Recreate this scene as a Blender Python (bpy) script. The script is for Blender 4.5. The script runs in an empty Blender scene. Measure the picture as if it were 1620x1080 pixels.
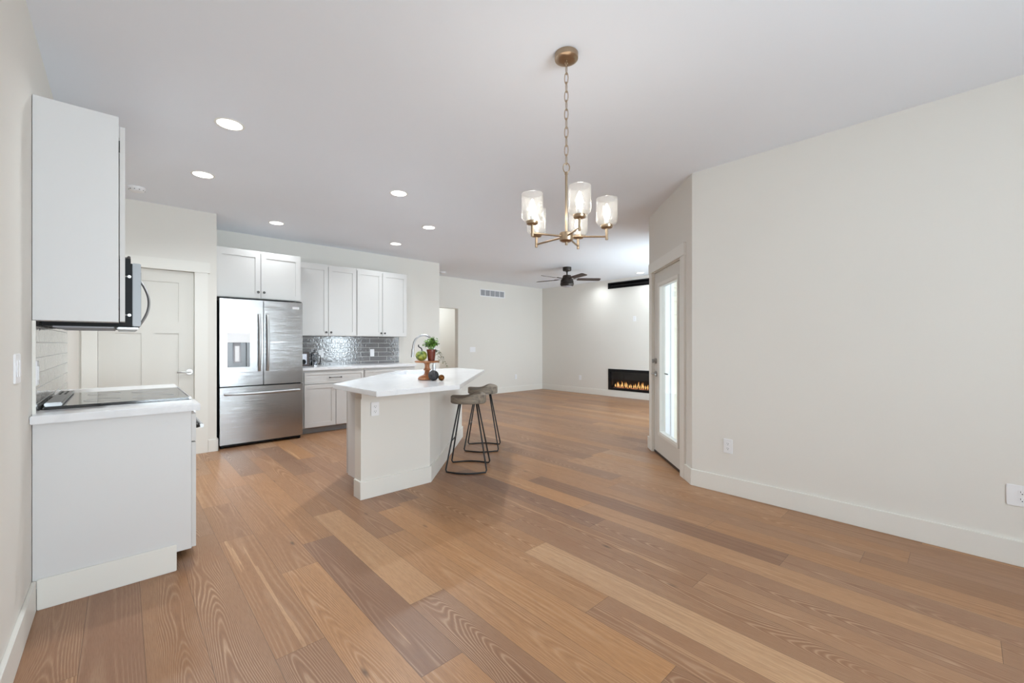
import bpy, bmesh, math, random
from mathutils import Vector, Matrix
random.seed(7)
PI = math.pi
sc = bpy.context.scene
COL = sc.collection
R = math.radians

# ------------------------------------------------------------------ camera
cd = bpy.data.cameras.new('camera')
cam = bpy.data.objects.new('camera', cd)
COL.objects.link(cam)
cam.location = (0, 0, 1.245)
cam.rotation_euler = (R(90), 0, R(-42.84))
cd.sensor_width = 36
cd.sensor_fit = 'HORIZONTAL'
cd.lens = 665.5 / 1620 * 36
cd.shift_y = 3.0 / 1620
cd.clip_start = 0.02
sc.camera = cam

# ------------------------------------------------------------------ view, world, light
sc.view_settings.view_transform = 'Standard'
sc.view_settings.look = 'None'
sc.view_settings.gamma = 1
sc.view_settings.exposure = 0.77
sc.view_settings.use_curve_mapping = False
sc.cycles.max_bounces = 12
sc.cycles.diffuse_bounces = 8
sc.cycles.glossy_bounces = 6
sc.cycles.transmission_bounces = 8
sc.cycles.transparent_max_bounces = 24
sc.cycles.caustics_reflective = False
sc.cycles.caustics_refractive = False
sc.cycles.sample_clamp_indirect = 6.0

SKY = 1.0
w = bpy.data.worlds.new('sky')
sc.world = w
w.use_nodes = True
nt = w.node_tree
nt.nodes.clear()
wo = nt.nodes.new('ShaderNodeOutputWorld')
bg = nt.nodes.new('ShaderNodeBackground')
gr = nt.nodes.new('ShaderNodeValToRGB')
tc = nt.nodes.new('ShaderNodeTexCoord')
sx = nt.nodes.new('ShaderNodeSeparateXYZ')
nt.links.new(tc.outputs['Generated'], sx.inputs[0])
nt.links.new(sx.outputs['Z'], gr.inputs[0])
gr.color_ramp.elements[0].position = 0.0
gr.color_ramp.elements[0].color = (0.92, 0.95, 1, 1)
gr.color_ramp.elements[1].position = 1.0
gr.color_ramp.elements[1].color = (0.62, 0.78, 1, 1)
nt.links.new(gr.outputs[0], bg.inputs[0])
bg.inputs[1].default_value = SKY
nt.links.new(bg.outputs[0], wo.inputs[0])

def area_light(name, loc, rot, sx_, sy_, energy, color=(1, 1, 1), shape='RECTANGLE', spread=180):
    d = bpy.data.lights.new(name, 'AREA')
    d.shape = shape
    d.size = sx_
    if shape in ('RECTANGLE', 'ELLIPSE'):
        d.size_y = sy_
    d.energy = energy
    d.color = color
    d.spread = R(spread)
    o = bpy.data.objects.new(name, d)
    o.location = loc
    o.rotation_euler = rot
    COL.objects.link(o)
    return o

# area lamps standing in for daylight at the unseen windows
DAY = (0.80, 0.92, 1.0)
area_light('rear_daylight_fill', (1.2, -2.78, 1.45), (R(90), 0, 0), 2.3, 1.9, 76, DAY, spread=125)
# added lamp low outside the window, aimed up to brighten the ceiling
area_light('ceiling_fill_rear', (1.2, -3.3, 0.25), (R(122), 0, 0), 2.4, 1.0, 42, DAY)
area_light('living_daylight_fill', (6.9, 2.36, 1.45), (R(90), 0, 0), 2.2, 1.7, 66, DAY)  # added lamp in place of daylight at the hidden living room window
area_light('ceiling_fill_living', (6.9, 1.75, 0.35), (R(118), 0, 0), 2.2, 1.0, 22, DAY)  # added up-light that lifts the living room ceiling
# added lamp standing in for bright sky, facing the glass door and mirrored in the tile
area_light('patio_sky_lamp', (5.75, -2.2, 1.6), (R(90), 0, R(21)), 1.6, 2.0, 80, DAY)

CAN_W = 8.0        # watts of each recessed lamp
BULB_W = 0.6       # watts of each chandelier bulb
CAN_COL = (0.89, 0.965, 1.0)
BULB_COL = (1.0, 0.94, 0.86)

# ------------------------------------------------------------------ node helpers
def srgb(r, g, b):
    def f(c):
        c /= 255.0
        return c / 12.92 if c <= 0.04045 else ((c + 0.055) / 1.055) ** 2.4
    return (f(r), f(g), f(b), 1)

class N:
    def __init__(s, name):
        s.m = bpy.data.materials.new(name)
        s.m.use_nodes = True
        s.t = s.m.node_tree
        s.t.nodes.clear()
        s.out = s.t.nodes.new('ShaderNodeOutputMaterial')
    def n(s, typ, **kw):
        nd = s.t.nodes.new(typ)
        for k, v in kw.items():
            setattr(nd, k, v)
        return nd
    def l(s, a, b):
        s.t.links.new(a, b)
    def setin(s, sock, v):
        if hasattr(v, 'links') or isinstance(v, bpy.types.NodeSocket):
            s.l(v, sock)
        else:
            sock.default_value = v
    def math(s, op, a, b=0.0, c=0.0, clamp=False):
        nd = s.n('ShaderNodeMath', operation=op, use_clamp=clamp)
        s.setin(nd.inputs[0], a)
        s.setin(nd.inputs[1], b)
        s.setin(nd.inputs[2], c)
        return nd.outputs[0]
    def mix(s, fac, a, b, blend='MIX'):
        nd = s.n('ShaderNodeMix', data_type='RGBA', blend_type=blend)
        s.setin(nd.inputs[0], fac)
        s.setin(nd.inputs[6], a)
        s.setin(nd.inputs[7], b)
        return nd.outputs[2]
    def noise(s, vec, scale, detail=2, rough=0.5, dist=0.0, dim='3D'):
        nd = s.n('ShaderNodeTexNoise', noise_dimensions=dim)
        s.l(vec, nd.inputs['Vector'])
        nd.inputs['Scale'].default_value = scale
        nd.inputs['Detail'].default_value = detail
        nd.inputs['Roughness'].default_value = rough
        nd.inputs['Distortion'].default_value = dist
        return nd.outputs[0]
    def vec(s, x, y, z):
        nd = s.n('ShaderNodeCombineXYZ')
        s.setin(nd.inputs[0], x)
        s.setin(nd.inputs[1], y)
        s.setin(nd.inputs[2], z)
        return nd.outputs[0]
    def ramp(s, fac, stops, interp='LINEAR'):
        nd = s.n('ShaderNodeValToRGB')
        cr = nd.color_ramp
        cr.interpolation = interp
        while len(cr.elements) < len(stops):
            cr.elements.new(0.5)
        for e, (p, c) in zip(cr.elements, stops):
            e.position = p
            e.color = c if len(c) == 4 else (*c, 1)
        s.setin(nd.inputs[0], fac)
        return nd.outputs[0]
    def bsdf(s, color, rough=0.5, metal=0.0, **kw):
        b = s.n('ShaderNodeBsdfPrincipled')
        s.setin(b.inputs['Base Color'], color)
        s.setin(b.inputs['Roughness'], rough)
        s.setin(b.inputs['Metallic'], metal)
        for k, v in kw.items():
            s.setin(b.inputs[k], v)
        return b
    def bump(s, height, strength=0.2, dist=0.01):
        b = s.n('ShaderNodeBump')
        b.inputs['Strength'].default_value = strength
        b.inputs['Distance'].default_value = dist
        s.l(height, b.inputs['Height'])
        return b.outputs[0]
    def done(s, shader):
        s.l(shader, s.out.inputs[0])
        return s.m

def plain(name, col, rough=0.5, metal=0.0, bump=None, **kw):
    s = N(name)
    tcn = s.n('ShaderNodeTexCoord')
    b = s.bsdf(col, rough, metal, **kw)
    sc_, st, dist = bump or (60.0, 0.05, 0.002)
    h = s.noise(tcn.outputs['Object'], sc_, 3)
    s.l(s.bump(h, st, dist), b.inputs['Normal'])
    return s.done(b.outputs[0])

def paint(name, col, rough=0.85):
    s = N(name)
    tcn = s.n('ShaderNodeTexCoord')
    v = tcn.outputs['Object']
    var = s.noise(v, 1.3, 2)
    c2 = tuple(x * 0.97 for x in col[:3]) + (1,)
    b = s.bsdf(s.mix(var, col, c2), rough)
    b.inputs['Specular IOR Level'].default_value = 0.25
    h = s.noise(v, 160, 3)
    s.l(s.bump(h, 0.06, 0.002), b.inputs['Normal'])
    return s.done(b.outputs[0])

M = {}
M['wall'] = paint('wall_paint', srgb(226, 223, 217))
M['ceiling'] = paint('ceiling_paint', srgb(236, 240, 247), 0.95)
M['trim'] = plain('trim_paint', srgb(229, 227, 221), 0.45)
M['cab'] = plain('cabinet_white', srgb(207, 205, 203), 0.4)
M['cabside'] = plain('cabinet_end_panel', srgb(215, 214, 214), 0.45)
M['doorpaint'] = plain('door_paint', srgb(214, 211, 204), 0.4)
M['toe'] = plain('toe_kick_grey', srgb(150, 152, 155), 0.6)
M['black'] = plain('black_plastic', (0.010, 0.010, 0.011, 1), 0.5, **{'Specular IOR Level': 0.2})
M['blackmetal'] = plain('black_powdercoat', (0.012, 0.012, 0.014, 1), 0.45, 0.0)
M['darkside'] = plain('fridge_side_black', (0.018, 0.018, 0.02, 1), 0.5, **{'Specular IOR Level': 0.25})
M['knob'] = plain('gunmetal_knob', (0.10, 0.095, 0.09, 1), 0.35, 1.0)
M['nickel'] = plain('satin_nickel', (0.42, 0.41, 0.40, 1), 0.33, 1.0)
M['chrome'] = plain('brushed_chrome', (0.5, 0.5, 0.51, 1), 0.3, 1.0)
M['plate'] = plain('white_plastic_plate', srgb(236, 236, 238), 0.35)
M['slot'] = plain('socket_slot_dark', (0.05, 0.05, 0.05, 1), 0.6)
M['bronze'] = plain('dark_bronze', (0.045, 0.037, 0.032, 1), 0.45, 0.6)
M['blade'] = plain('dark_walnut_blade', (0.055, 0.036, 0.03, 1), 0.5)
M['soil'] = plain('soil', (0.02, 0.013, 0.008, 1), 0.9)
M['terracotta'] = plain('dark_red_clay', srgb(106, 44, 30), 0.35, 0.0, (25, 0.2, 0.004))
M['stem'] = plain('gourd_stem', srgb(52, 50, 58), 0.6)
M['frame'] = plain('picture_frame_dark_wood', srgb(58, 36, 32), 0.4)
M['lidblack'] = plain('press_black', (0.015, 0.015, 0.015, 1), 0.3)
M['coffee'] = plain('coffee', (0.03, 0.017, 0.01, 1), 0.2)
M['siding'] = plain('siding_cream', srgb(222, 216, 196), 0.6)
M['exttrim'] = plain('exterior_white_trim', srgb(235, 238, 242), 0.6)
M['concrete'] = plain('patio_concrete', srgb(190, 188, 183), 0.85)
M['grass'] = plain('lawn', srgb(120, 135, 80), 0.95)
M['sinkwhite'] = plain('sink_white', srgb(238, 240, 243), 0.2)
M['greyvent'] = plain('vent_grey', srgb(176, 174, 180), 0.5)
M['rubber'] = plain('weatherstrip_brown', srgb(58, 44, 34), 0.6)

def m_brass():
    s = N('antique_brass')
    tcn = s.n('ShaderNodeTexCoord')
    h = s.noise(tcn.outputs['Object'], 220, 2)
    b = s.bsdf((0.42, 0.32, 0.225, 1), 0.3, 1.0)
    s.l(s.bump(h, 0.04, 0.001), b.inputs['Normal'])
    return s.done(b.outputs[0])
M['brass'] = m_brass()

def m_steel(name, col=(0.48, 0.48, 0.485, 1), rough=0.18):
    s = N(name)
    v = s.n('ShaderNodeTexCoord').outputs['Object']
    mp = s.n('ShaderNodeMapping')
    mp.inputs['Scale'].default_value = (2, 2, 900)
    s.l(v, mp.inputs[0])
    g = s.noise(mp.outputs[0], 1.0, 2)
    b = s.bsdf(col, s.math('MULTIPLY_ADD', g, 0.12, rough - 0.05), 1.0)
    big = s.noise(v, 2.6, 1)
    n1 = s.n('ShaderNodeBump')
    n1.inputs['Strength'].default_value = 0.10
    n1.inputs['Distance'].default_value = 0.02
    s.l(big, n1.inputs['Height'])
    n2 = s.n('ShaderNodeBump')
    n2.inputs['Strength'].default_value = 0.5
    n2.inputs['Distance'].default_value = 0.0006
    s.l(g, n2.inputs['Height'])
    s.l(n1.outputs[0], n2.inputs['Normal'])
    s.l(n2.outputs[0], b.inputs['Normal'])
    return s.done(b.outputs[0])
M['steel'] = m_steel('stainless_brushed')
M['mwdoor'] = plain('microwave_door_steel', (0.27, 0.27, 0.275, 1), 0.48, 0.85)
M['recess'] = plain('dispenser_recess_grey', (0.20, 0.20, 0.205, 1), 0.35, 0.8)
M['steelplain'] = plain('stainless_satin', (0.46, 0.46, 0.465, 1), 0.40, 1.0)

def m_quartz():
    s = N('white_quartz')
    v = s.n('ShaderNodeTexCoord').outputs['Object']
    a = s.noise(v, 1.6, 6, 0.62, 0.9)
    vein = s.math('ABSOLUTE', s.math('SUBTRACT', a, 0.5))
    f = s.ramp(vein, [(0.0, (1, 1, 1)), (0.035, (0, 0, 0))])
    c = s.mix(s.math('MULTIPLY', f, 0.22), srgb(228, 228, 230), srgb(200, 201, 204))
    b = s.bsdf(c, 0.16)
    return s.done(b.outputs[0])
M['quartz'] = m_quartz()

def m_floor():
    s = N('oak_plank_floor')
    uvn = s.n('ShaderNodeUVMap', uv_map='UVMap')
    sp = s.n('ShaderNodeSeparateXYZ')
    s.l(uvn.outputs[0], sp.inputs[0])
    u, v = sp.outputs[0], sp.outputs[1]
    def attr(nm):
        a = s.n('ShaderNodeAttribute', attribute_name=nm)
        return a.outputs['Fac']
    seed, tone, hue, plen, cath, light = attr('seed'), attr('tone'), attr('hue'), attr('plen'), attr('cath'), attr('sap')
    so = s.math('MULTIPLY', seed, 97.0)
    # broad warp of the growth rings
    warp = s.noise(s.vec(s.math('MULTIPLY_ADD', u, 6.0, so), s.math('MULTIPLY', v, 0.9), so), 1.0, 1, 0.5)
    warp2 = s.noise(s.vec(s.math('MULTIPLY_ADD', u, 26.0, so), s.math('MULTIPLY', v, 5.0), so), 1.0, 2)
    # cathedral: rings along a shallow cone whose axis runs down the plank
    uc = s.math('SUBTRACT', u, s.math('MULTIPLY_ADD', seed, 0.10, 0.045))
    k = s.math('MULTIPLY_ADD', cath, 34.0, 4.0)
    rings = s.math('ADD', s.math('MULTIPLY', s.math('MULTIPLY', uc, uc), 900.0), s.math('MULTIPLY', v, s.math('MULTIPLY', cath, 5.0)))
    rings = s.math('ADD', rings, s.math('MULTIPLY', warp, s.math('MULTIPLY_ADD', cath, 9.0, 5.0)))
    rings = s.math('ADD', rings, s.math('MULTIPLY', warp2, 0.4))
    straight = s.math('MULTIPLY', u, 150.0)
    ph = s.math('ADD', s.math('MULTIPLY', rings, s.math('MULTIPLY_ADD', cath, 9.5, 1.3)), s.math('MULTIPLY', straight, s.math('SUBTRACT', 1.0, cath)))
    wave = s.math('MULTIPLY_ADD', s.math('SINE', ph), 0.5, 0.5)
    line = s.math('POWER', wave, 4.5)
    # pores
    por = s.noise(s.vec(s.math('MULTIPLY_ADD', u, 520.0, so), s.math('MULTIPLY', v, 16.0), so), 1.0, 2, 0.6)
    blot = s.noise(s.vec(s.math('MULTIPLY_ADD', u, 7.0, so), s.math('MULTIPLY', v, 1.6), so), 1.0, 3)
    base = s.ramp(tone, [(0.0, srgb(116, 82, 58)), (0.28, srgb(144, 104, 73)), (0.6, srgb(168, 125, 89)), (1.0, srgb(204, 164, 124))])
    purple = s.mix(hue, base, s.mix(0.38, base, srgb(142, 108, 92)))
    warm = s.mix(s.math('SUBTRACT', 1.0, s.math('MULTIPLY', hue, 2.0), clamp=True), purple, s.mix(0.5, base, srgb(190, 136, 84)))
    c = s.mix(s.math('MULTIPLY', s.math('SUBTRACT', blot, 0.35, clamp=True), 0.55), warm, s.mix(0.5, warm, srgb(124, 84, 58)))
    stripe = s.noise(s.vec(s.math('MULTIPLY_ADD', u, 22.0, so), s.math('MULTIPLY', v, 0.5), so), 1.0, 2)
    sapf = s.math('MULTIPLY', s.math('GREATER_THAN', stripe, 0.64), 0.55)
    c = s.mix(s.math('MULTIPLY', sapf, light), c, srgb(212, 170, 128))
    fade = s.noise(s.vec(s.math('MULTIPLY_ADD', u, 5.0, so), s.math('MULTIPLY', v, 2.4), s.math('ADD', so, 5.0)), 1.0, 2)
    gstr = s.math('MULTIPLY', s.math('MULTIPLY_ADD', cath, 0.34, 0.20), s.math('MULTIPLY', s.math('SUBTRACT', fade, 0.22, clamp=True), 2.2, clamp=True))
    c = s.mix(s.math('MULTIPLY', line, gstr), c, srgb(214, 182, 150))
    dk = s.math('POWER', s.math('SUBTRACT', 1.0, wave), 4.0)
    c = s.mix(s.math('MULTIPLY', dk, s.math('MULTIPLY', gstr, 0.7)), c, srgb(104, 68, 46))
    c = s.mix(s.math('MULTIPLY', s.math('SUBTRACT', por, 0.42, clamp=True), 1.5), c, srgb(120, 82, 56))
    # knots
    vo = s.n('ShaderNodeTexVoronoi', feature='F1')
    s.l(s.vec(s.math('MULTIPLY_ADD', u, 6.0, so), s.math('MULTIPLY', v, 1.9), so), vo.inputs['Vector'])
    vo.inputs['Scale'].default_value = 1.0
    kn = s.math('SUBTRACT', 1.0, s.math('MULTIPLY', vo.outputs['Distance'], 12.0), clamp=True)
    c = s.mix(s.math('MULTIPLY', kn, 0.85), c, srgb(54, 38, 30))
    # joints between planks (a real micro bevel, dark)
    eu = s.math('MINIMUM', u, s.math('SUBTRACT', 0.188, u))
    ev = s.math('MINIMUM', v, s.math('SUBTRACT', plen, v))
    e = s.math('MINIMUM', eu, ev)
    j = s.math('LESS_THAN', e, 0.0011)
    c = s.mix(s.math('MULTIPLY', j, 0.55), c, srgb(62, 40, 26))
    rg = s.math('MULTIPLY_ADD', por, 0.16, 0.30)
    b = s.bsdf(c, rg)
    b.inputs['Specular IOR Level'].default_value = 0.45
    hgt = s.math('SUBTRACT', s.math('MULTIPLY', s.math('ADD', por, s.math('MULTIPLY', wave, 0.6)), 0.25), j)
    s.l(s.bump(hgt, 0.22, 0.0012), b.inputs['Normal'])
    return s.done(b.outputs[0])
M['floor'] = m_floor()

def m_tile(name, col):
    s = N(name)
    uvn = s.n('ShaderNodeUVMap', uv_map='UVMap')
    br = s.n('ShaderNodeTexBrick')
    br.offset = 0.5
    br.inputs['Scale'].default_value = 1.0
    br.inputs['Brick Width'].default_value = 0.30
    br.inputs['Row Height'].default_value = 0.0735
    br.inputs['Mortar Size'].default_value = 0.003
    br.inputs['Mortar Smooth'].default_value = 0.1
    br.inputs['Bias'].default_value = 0.0
    br.inputs['Color1'].default_value = (0, 0, 0, 1)
    br.inputs['Color2'].default_value = (1, 1, 1, 1)
    br.inputs['Mortar'].default_value = (0.5, 0.5, 0.5, 1)
    s.l(uvn.outputs[0], br.inputs['Vector'])
    sp = s.n('ShaderNodeSeparateColor')
    s.l(br.outputs['Color'], sp.inputs[0])
    tilev = s.mix(sp.outputs[0], col, tuple(x * 1.25 for x in col[:3]) + (1,))
    glaze = s.noise(uvn.outputs[0], 40, 4, 0.6)
    tilev = s.mix(s.math('MULTIPLY', glaze, 0.4), tilev, tuple(x * 1.5 for x in col[:3]) + (1,))
    c = s.mix(br.outputs['Fac'], tilev, srgb(196, 196, 194))
    rr = s.math('MULTIPLY_ADD', br.outputs['Fac'], 0.6, 0.06)
    b = s.bsdf(c, rr)
    b.inputs['Specular IOR Level'].default_value = 0.75
    b.inputs['Coat Weight'].default_value = 0.6
    b.inputs['Coat IOR'].default_value = 1.8
    b.inputs['Coat Roughness'].default_value = 0.05
    w1 = s.noise(uvn.outputs[0], 36, 2, 0.5, 0.6)
    w2 = s.noise(uvn.outputs[0], 70, 1)
    hh = s.math('ADD', s.math('MULTIPLY', w1, 1.0), s.math('MULTIPLY', w2, 0.18))
    hh = s.math('SUBTRACT', hh, s.math('MULTIPLY', br.outputs['Fac'], 0.5))
    bn = s.bump(hh, 0.6, 0.0025)
    s.l(bn, b.inputs['Normal'])
    s.l(bn, b.inputs['Coat Normal'])
    return s.done(b.outputs[0])
M['tile'] = m_tile('grey_glazed_tile', srgb(104, 104, 106))

def m_glass(name, tint=(0.96, 0.97, 0.97, 1), ior=1.45, bump=None, spec=1.0, frost=0.0):
    s = N(name)
    t = s.n('ShaderNodeBsdfTransparent')
    t.inputs[0].default_value = tint
    g = s.n('ShaderNodeBsdfGlossy')
    g.inputs['Roughness'].default_value = 0.02
    fr = s.n('ShaderNodeFresnel')
    gm = s.n('ShaderNodeNewGeometry')
    s.l(s.math('ADD', ior, s.math('MULTIPLY', gm.outputs['Backfacing'], 1.0 / ior - ior)), fr.inputs['IOR'])
    fac = fr.outputs[0]
    if bump:
        tcn = s.n('ShaderNodeTexCoord')
        vo = s.n('ShaderNodeTexVoronoi', feature='F1')
        vo.inputs['Scale'].default_value = bump
        s.l(tcn.outputs['Object'], vo.inputs['Vector'])
        bub = s.math('SUBTRACT', 1.0, s.math('MULTIPLY', vo.outputs['Distance'], 2.1), clamp=True)
        nz = s.noise(tcn.outputs['Object'], bump * 0.6, 2)
        bn = s.bump(s.math('ADD', bub, s.math('MULTIPLY', nz, 0.5)), 0.35, 0.003)
        s.l(bn, g.inputs['Normal'])
        s.l(bn, fr.inputs['Normal'])
        tl = s.n('ShaderNodeBsdfTranslucent')
        tl.inputs[0].default_value = (0.95, 0.95, 0.95, 1)
        df = s.n('ShaderNodeBsdfDiffuse')
        df.inputs[0].default_value = (0.95, 0.95, 0.95, 1)
        ad = s.n('ShaderNodeMixShader')
        ad.inputs[0].default_value = 0.4
        s.l(tl.outputs[0], ad.inputs[1])
        s.l(df.outputs[0], ad.inputs[2])
        mx0 = s.n('ShaderNodeMixShader')
        s.l(s.math('MULTIPLY_ADD', s.math('POWER', bub, 2.5), 0.22, frost), mx0.inputs[0])
        s.l(t.outputs[0], mx0.inputs[1])
        s.l(ad.outputs[0], mx0.inputs[2])
        tsh = mx0.outputs[0]
    else:
        tsh = t.outputs[0]
    mx = s.n('ShaderNodeMixShader')
    s.l(s.math('MULTIPLY', fac, spec), mx.inputs[0])
    s.l(tsh, mx.inputs[1])
    s.l(g.outputs[0], mx.inputs[2])
    return s.done(mx.outputs[0])
M['glass'] = m_glass('window_glass')
M['seeded'] = m_glass('seeded_shade_glass', (0.97, 0.97, 0.96, 1), 1.4, 170.0, 0.8, 0.025)
M['fglass'] = m_glass('fireplace_glass', (0.75, 0.76, 0.78, 1), 1.5)

def m_emit(name, col, strength):
    s = N(name)
    e = s.n('ShaderNodeEmission')
    e.inputs[0].default_value = col
    e.inputs[1].default_value = strength
    return s.done(e.outputs[0])
M['lens'] = m_emit('lit_led_lens', (1, 0.985, 0.96, 1), 4.0)
M['bulb'] = m_emit('lit_bulb', (1, 0.93, 0.82, 1), 14.0)
def m_flame():
    s = N('gas_flame')
    g = s.n('ShaderNodeTexCoord').outputs['Generated']
    sp = s.n('ShaderNodeSeparateXYZ')
    s.l(g, sp.inputs[0])
    c = s.ramp(sp.outputs['Z'], [(0.0, (1.0, 0.42, 0.12, 1)), (0.35, (1.0, 0.62, 0.22, 1)), (1.0, (0.7, 0.22, 0.04, 1))])
    e = s.n('ShaderNodeEmission')
    s.l(c, e.inputs[0])
    e.inputs[1].default_value = 1.1
    return s.done(e.outputs[0])
M['flame'] = m_flame()
M['ember'] = m_emit('ember', (1.0, 0.35, 0.16, 1), 0.55)

def m_cooktop():
    s = N('black_ceramic_glass')
    b = s.bsdf((0.02, 0.02, 0.022, 1), 0.07)
    b.inputs['Specular IOR Level'].default_value = 0.9
    v = s.n('ShaderNodeTexCoord').outputs['Object']
    s.l(s.bump(s.noise(v, 3, 1), 0.02, 0.01), b.inputs['Normal'])
    return s.done(b.outputs[0])
M['cooktop'] = m_cooktop()

def m_wood(name, c1, c2, axis=0, scale=1.0, rough=0.5, band=28.0):
    s = N(name)
    v = s.n('ShaderNodeTexCoord').outputs['Object']
    mp = s.n('ShaderNodeMapping')
    sc3 = [band * scale] * 3
    sc3[axis] = 2.5 * scale
    mp.inputs['Scale'].default_value = sc3
    s.l(v, mp.inputs[0])
    a = s.noise(mp.outputs[0], 1.0, 4, 0.6, 0.8)
    f = s.noise(mp.outputs[0], 6.0, 2)
    c = s.ramp(s.math('ADD', s.math('MULTIPLY', a, 0.75), s.math('MULTIPLY', f, 0.25)), [(0.32, c1), (0.68, c2)])
    b = s.bsdf(c, rough)
    s.l(s.bump(f, 0.2, 0.002), b.inputs['Normal'])
    return s.done(b.outputs[0])
M['stoolwood'] = m_wood('weathered_grey_wood', srgb(92, 84, 76), srgb(160, 148, 132), 1, 1.0, 0.6)
M['standwood'] = m_wood('turned_honey_wood', srgb(128, 76, 44), srgb(182, 122, 78), 2, 1.0, 0.35, 40)
M['darkball'] = plain('charcoal_textured_ball', (0.028, 0.027, 0.03, 1), 0.55, 0.0, (90, 0.9, 0.01))
M['bronzeball'] = plain('bronze_glass_ball', srgb(112, 70, 30), 0.2, 0.75)

def m_gourd():
    s = N('green_yellow_gourd')
    v = s.n('ShaderNodeTexCoord').outputs['Object']
    a = s.noise(v, 14, 3, 0.6, 0.5)
    c = s.ramp(a, [(0.36, srgb(70, 92, 40)), (0.5, srgb(150, 158, 66)), (0.66, srgb(206, 196, 112))])
    b = s.bsdf(c, 0.4)
    return s.done(b.outputs[0])
M['gourd'] = m_gourd()
def m_leaf(name, c1, c2):
    s = N(name)
    v = s.n('ShaderNodeTexCoord').outputs['Object']
    a = s.noise(v, 38, 2)
    b = s.bsdf(s.ramp(a, [(0.35, c1), (0.65, c2)]), 0.45)
    return s.done(b.outputs[0])
M['leaf'] = m_leaf('bright_green_leaf', srgb(66, 116, 36), srgb(150, 192, 84))
M['vineleaf'] = m_leaf('pale_vine_leaf', srgb(44, 62, 50), srgb(186, 184, 140))

def m_photo():
    s = N('photo_print')
    uvn = s.n('ShaderNodeUVMap', uv_map='UVMap')
    a = s.noise(uvn.outputs[0], 90, 3)
    c = s.ramp(a, [(0.35, srgb(206, 208, 226)), (0.6, srgb(238, 238, 246))])
    b = s.bsdf(c, 0.25)
    return s.done(b.outputs[0])
M['photo'] = m_photo()

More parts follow.
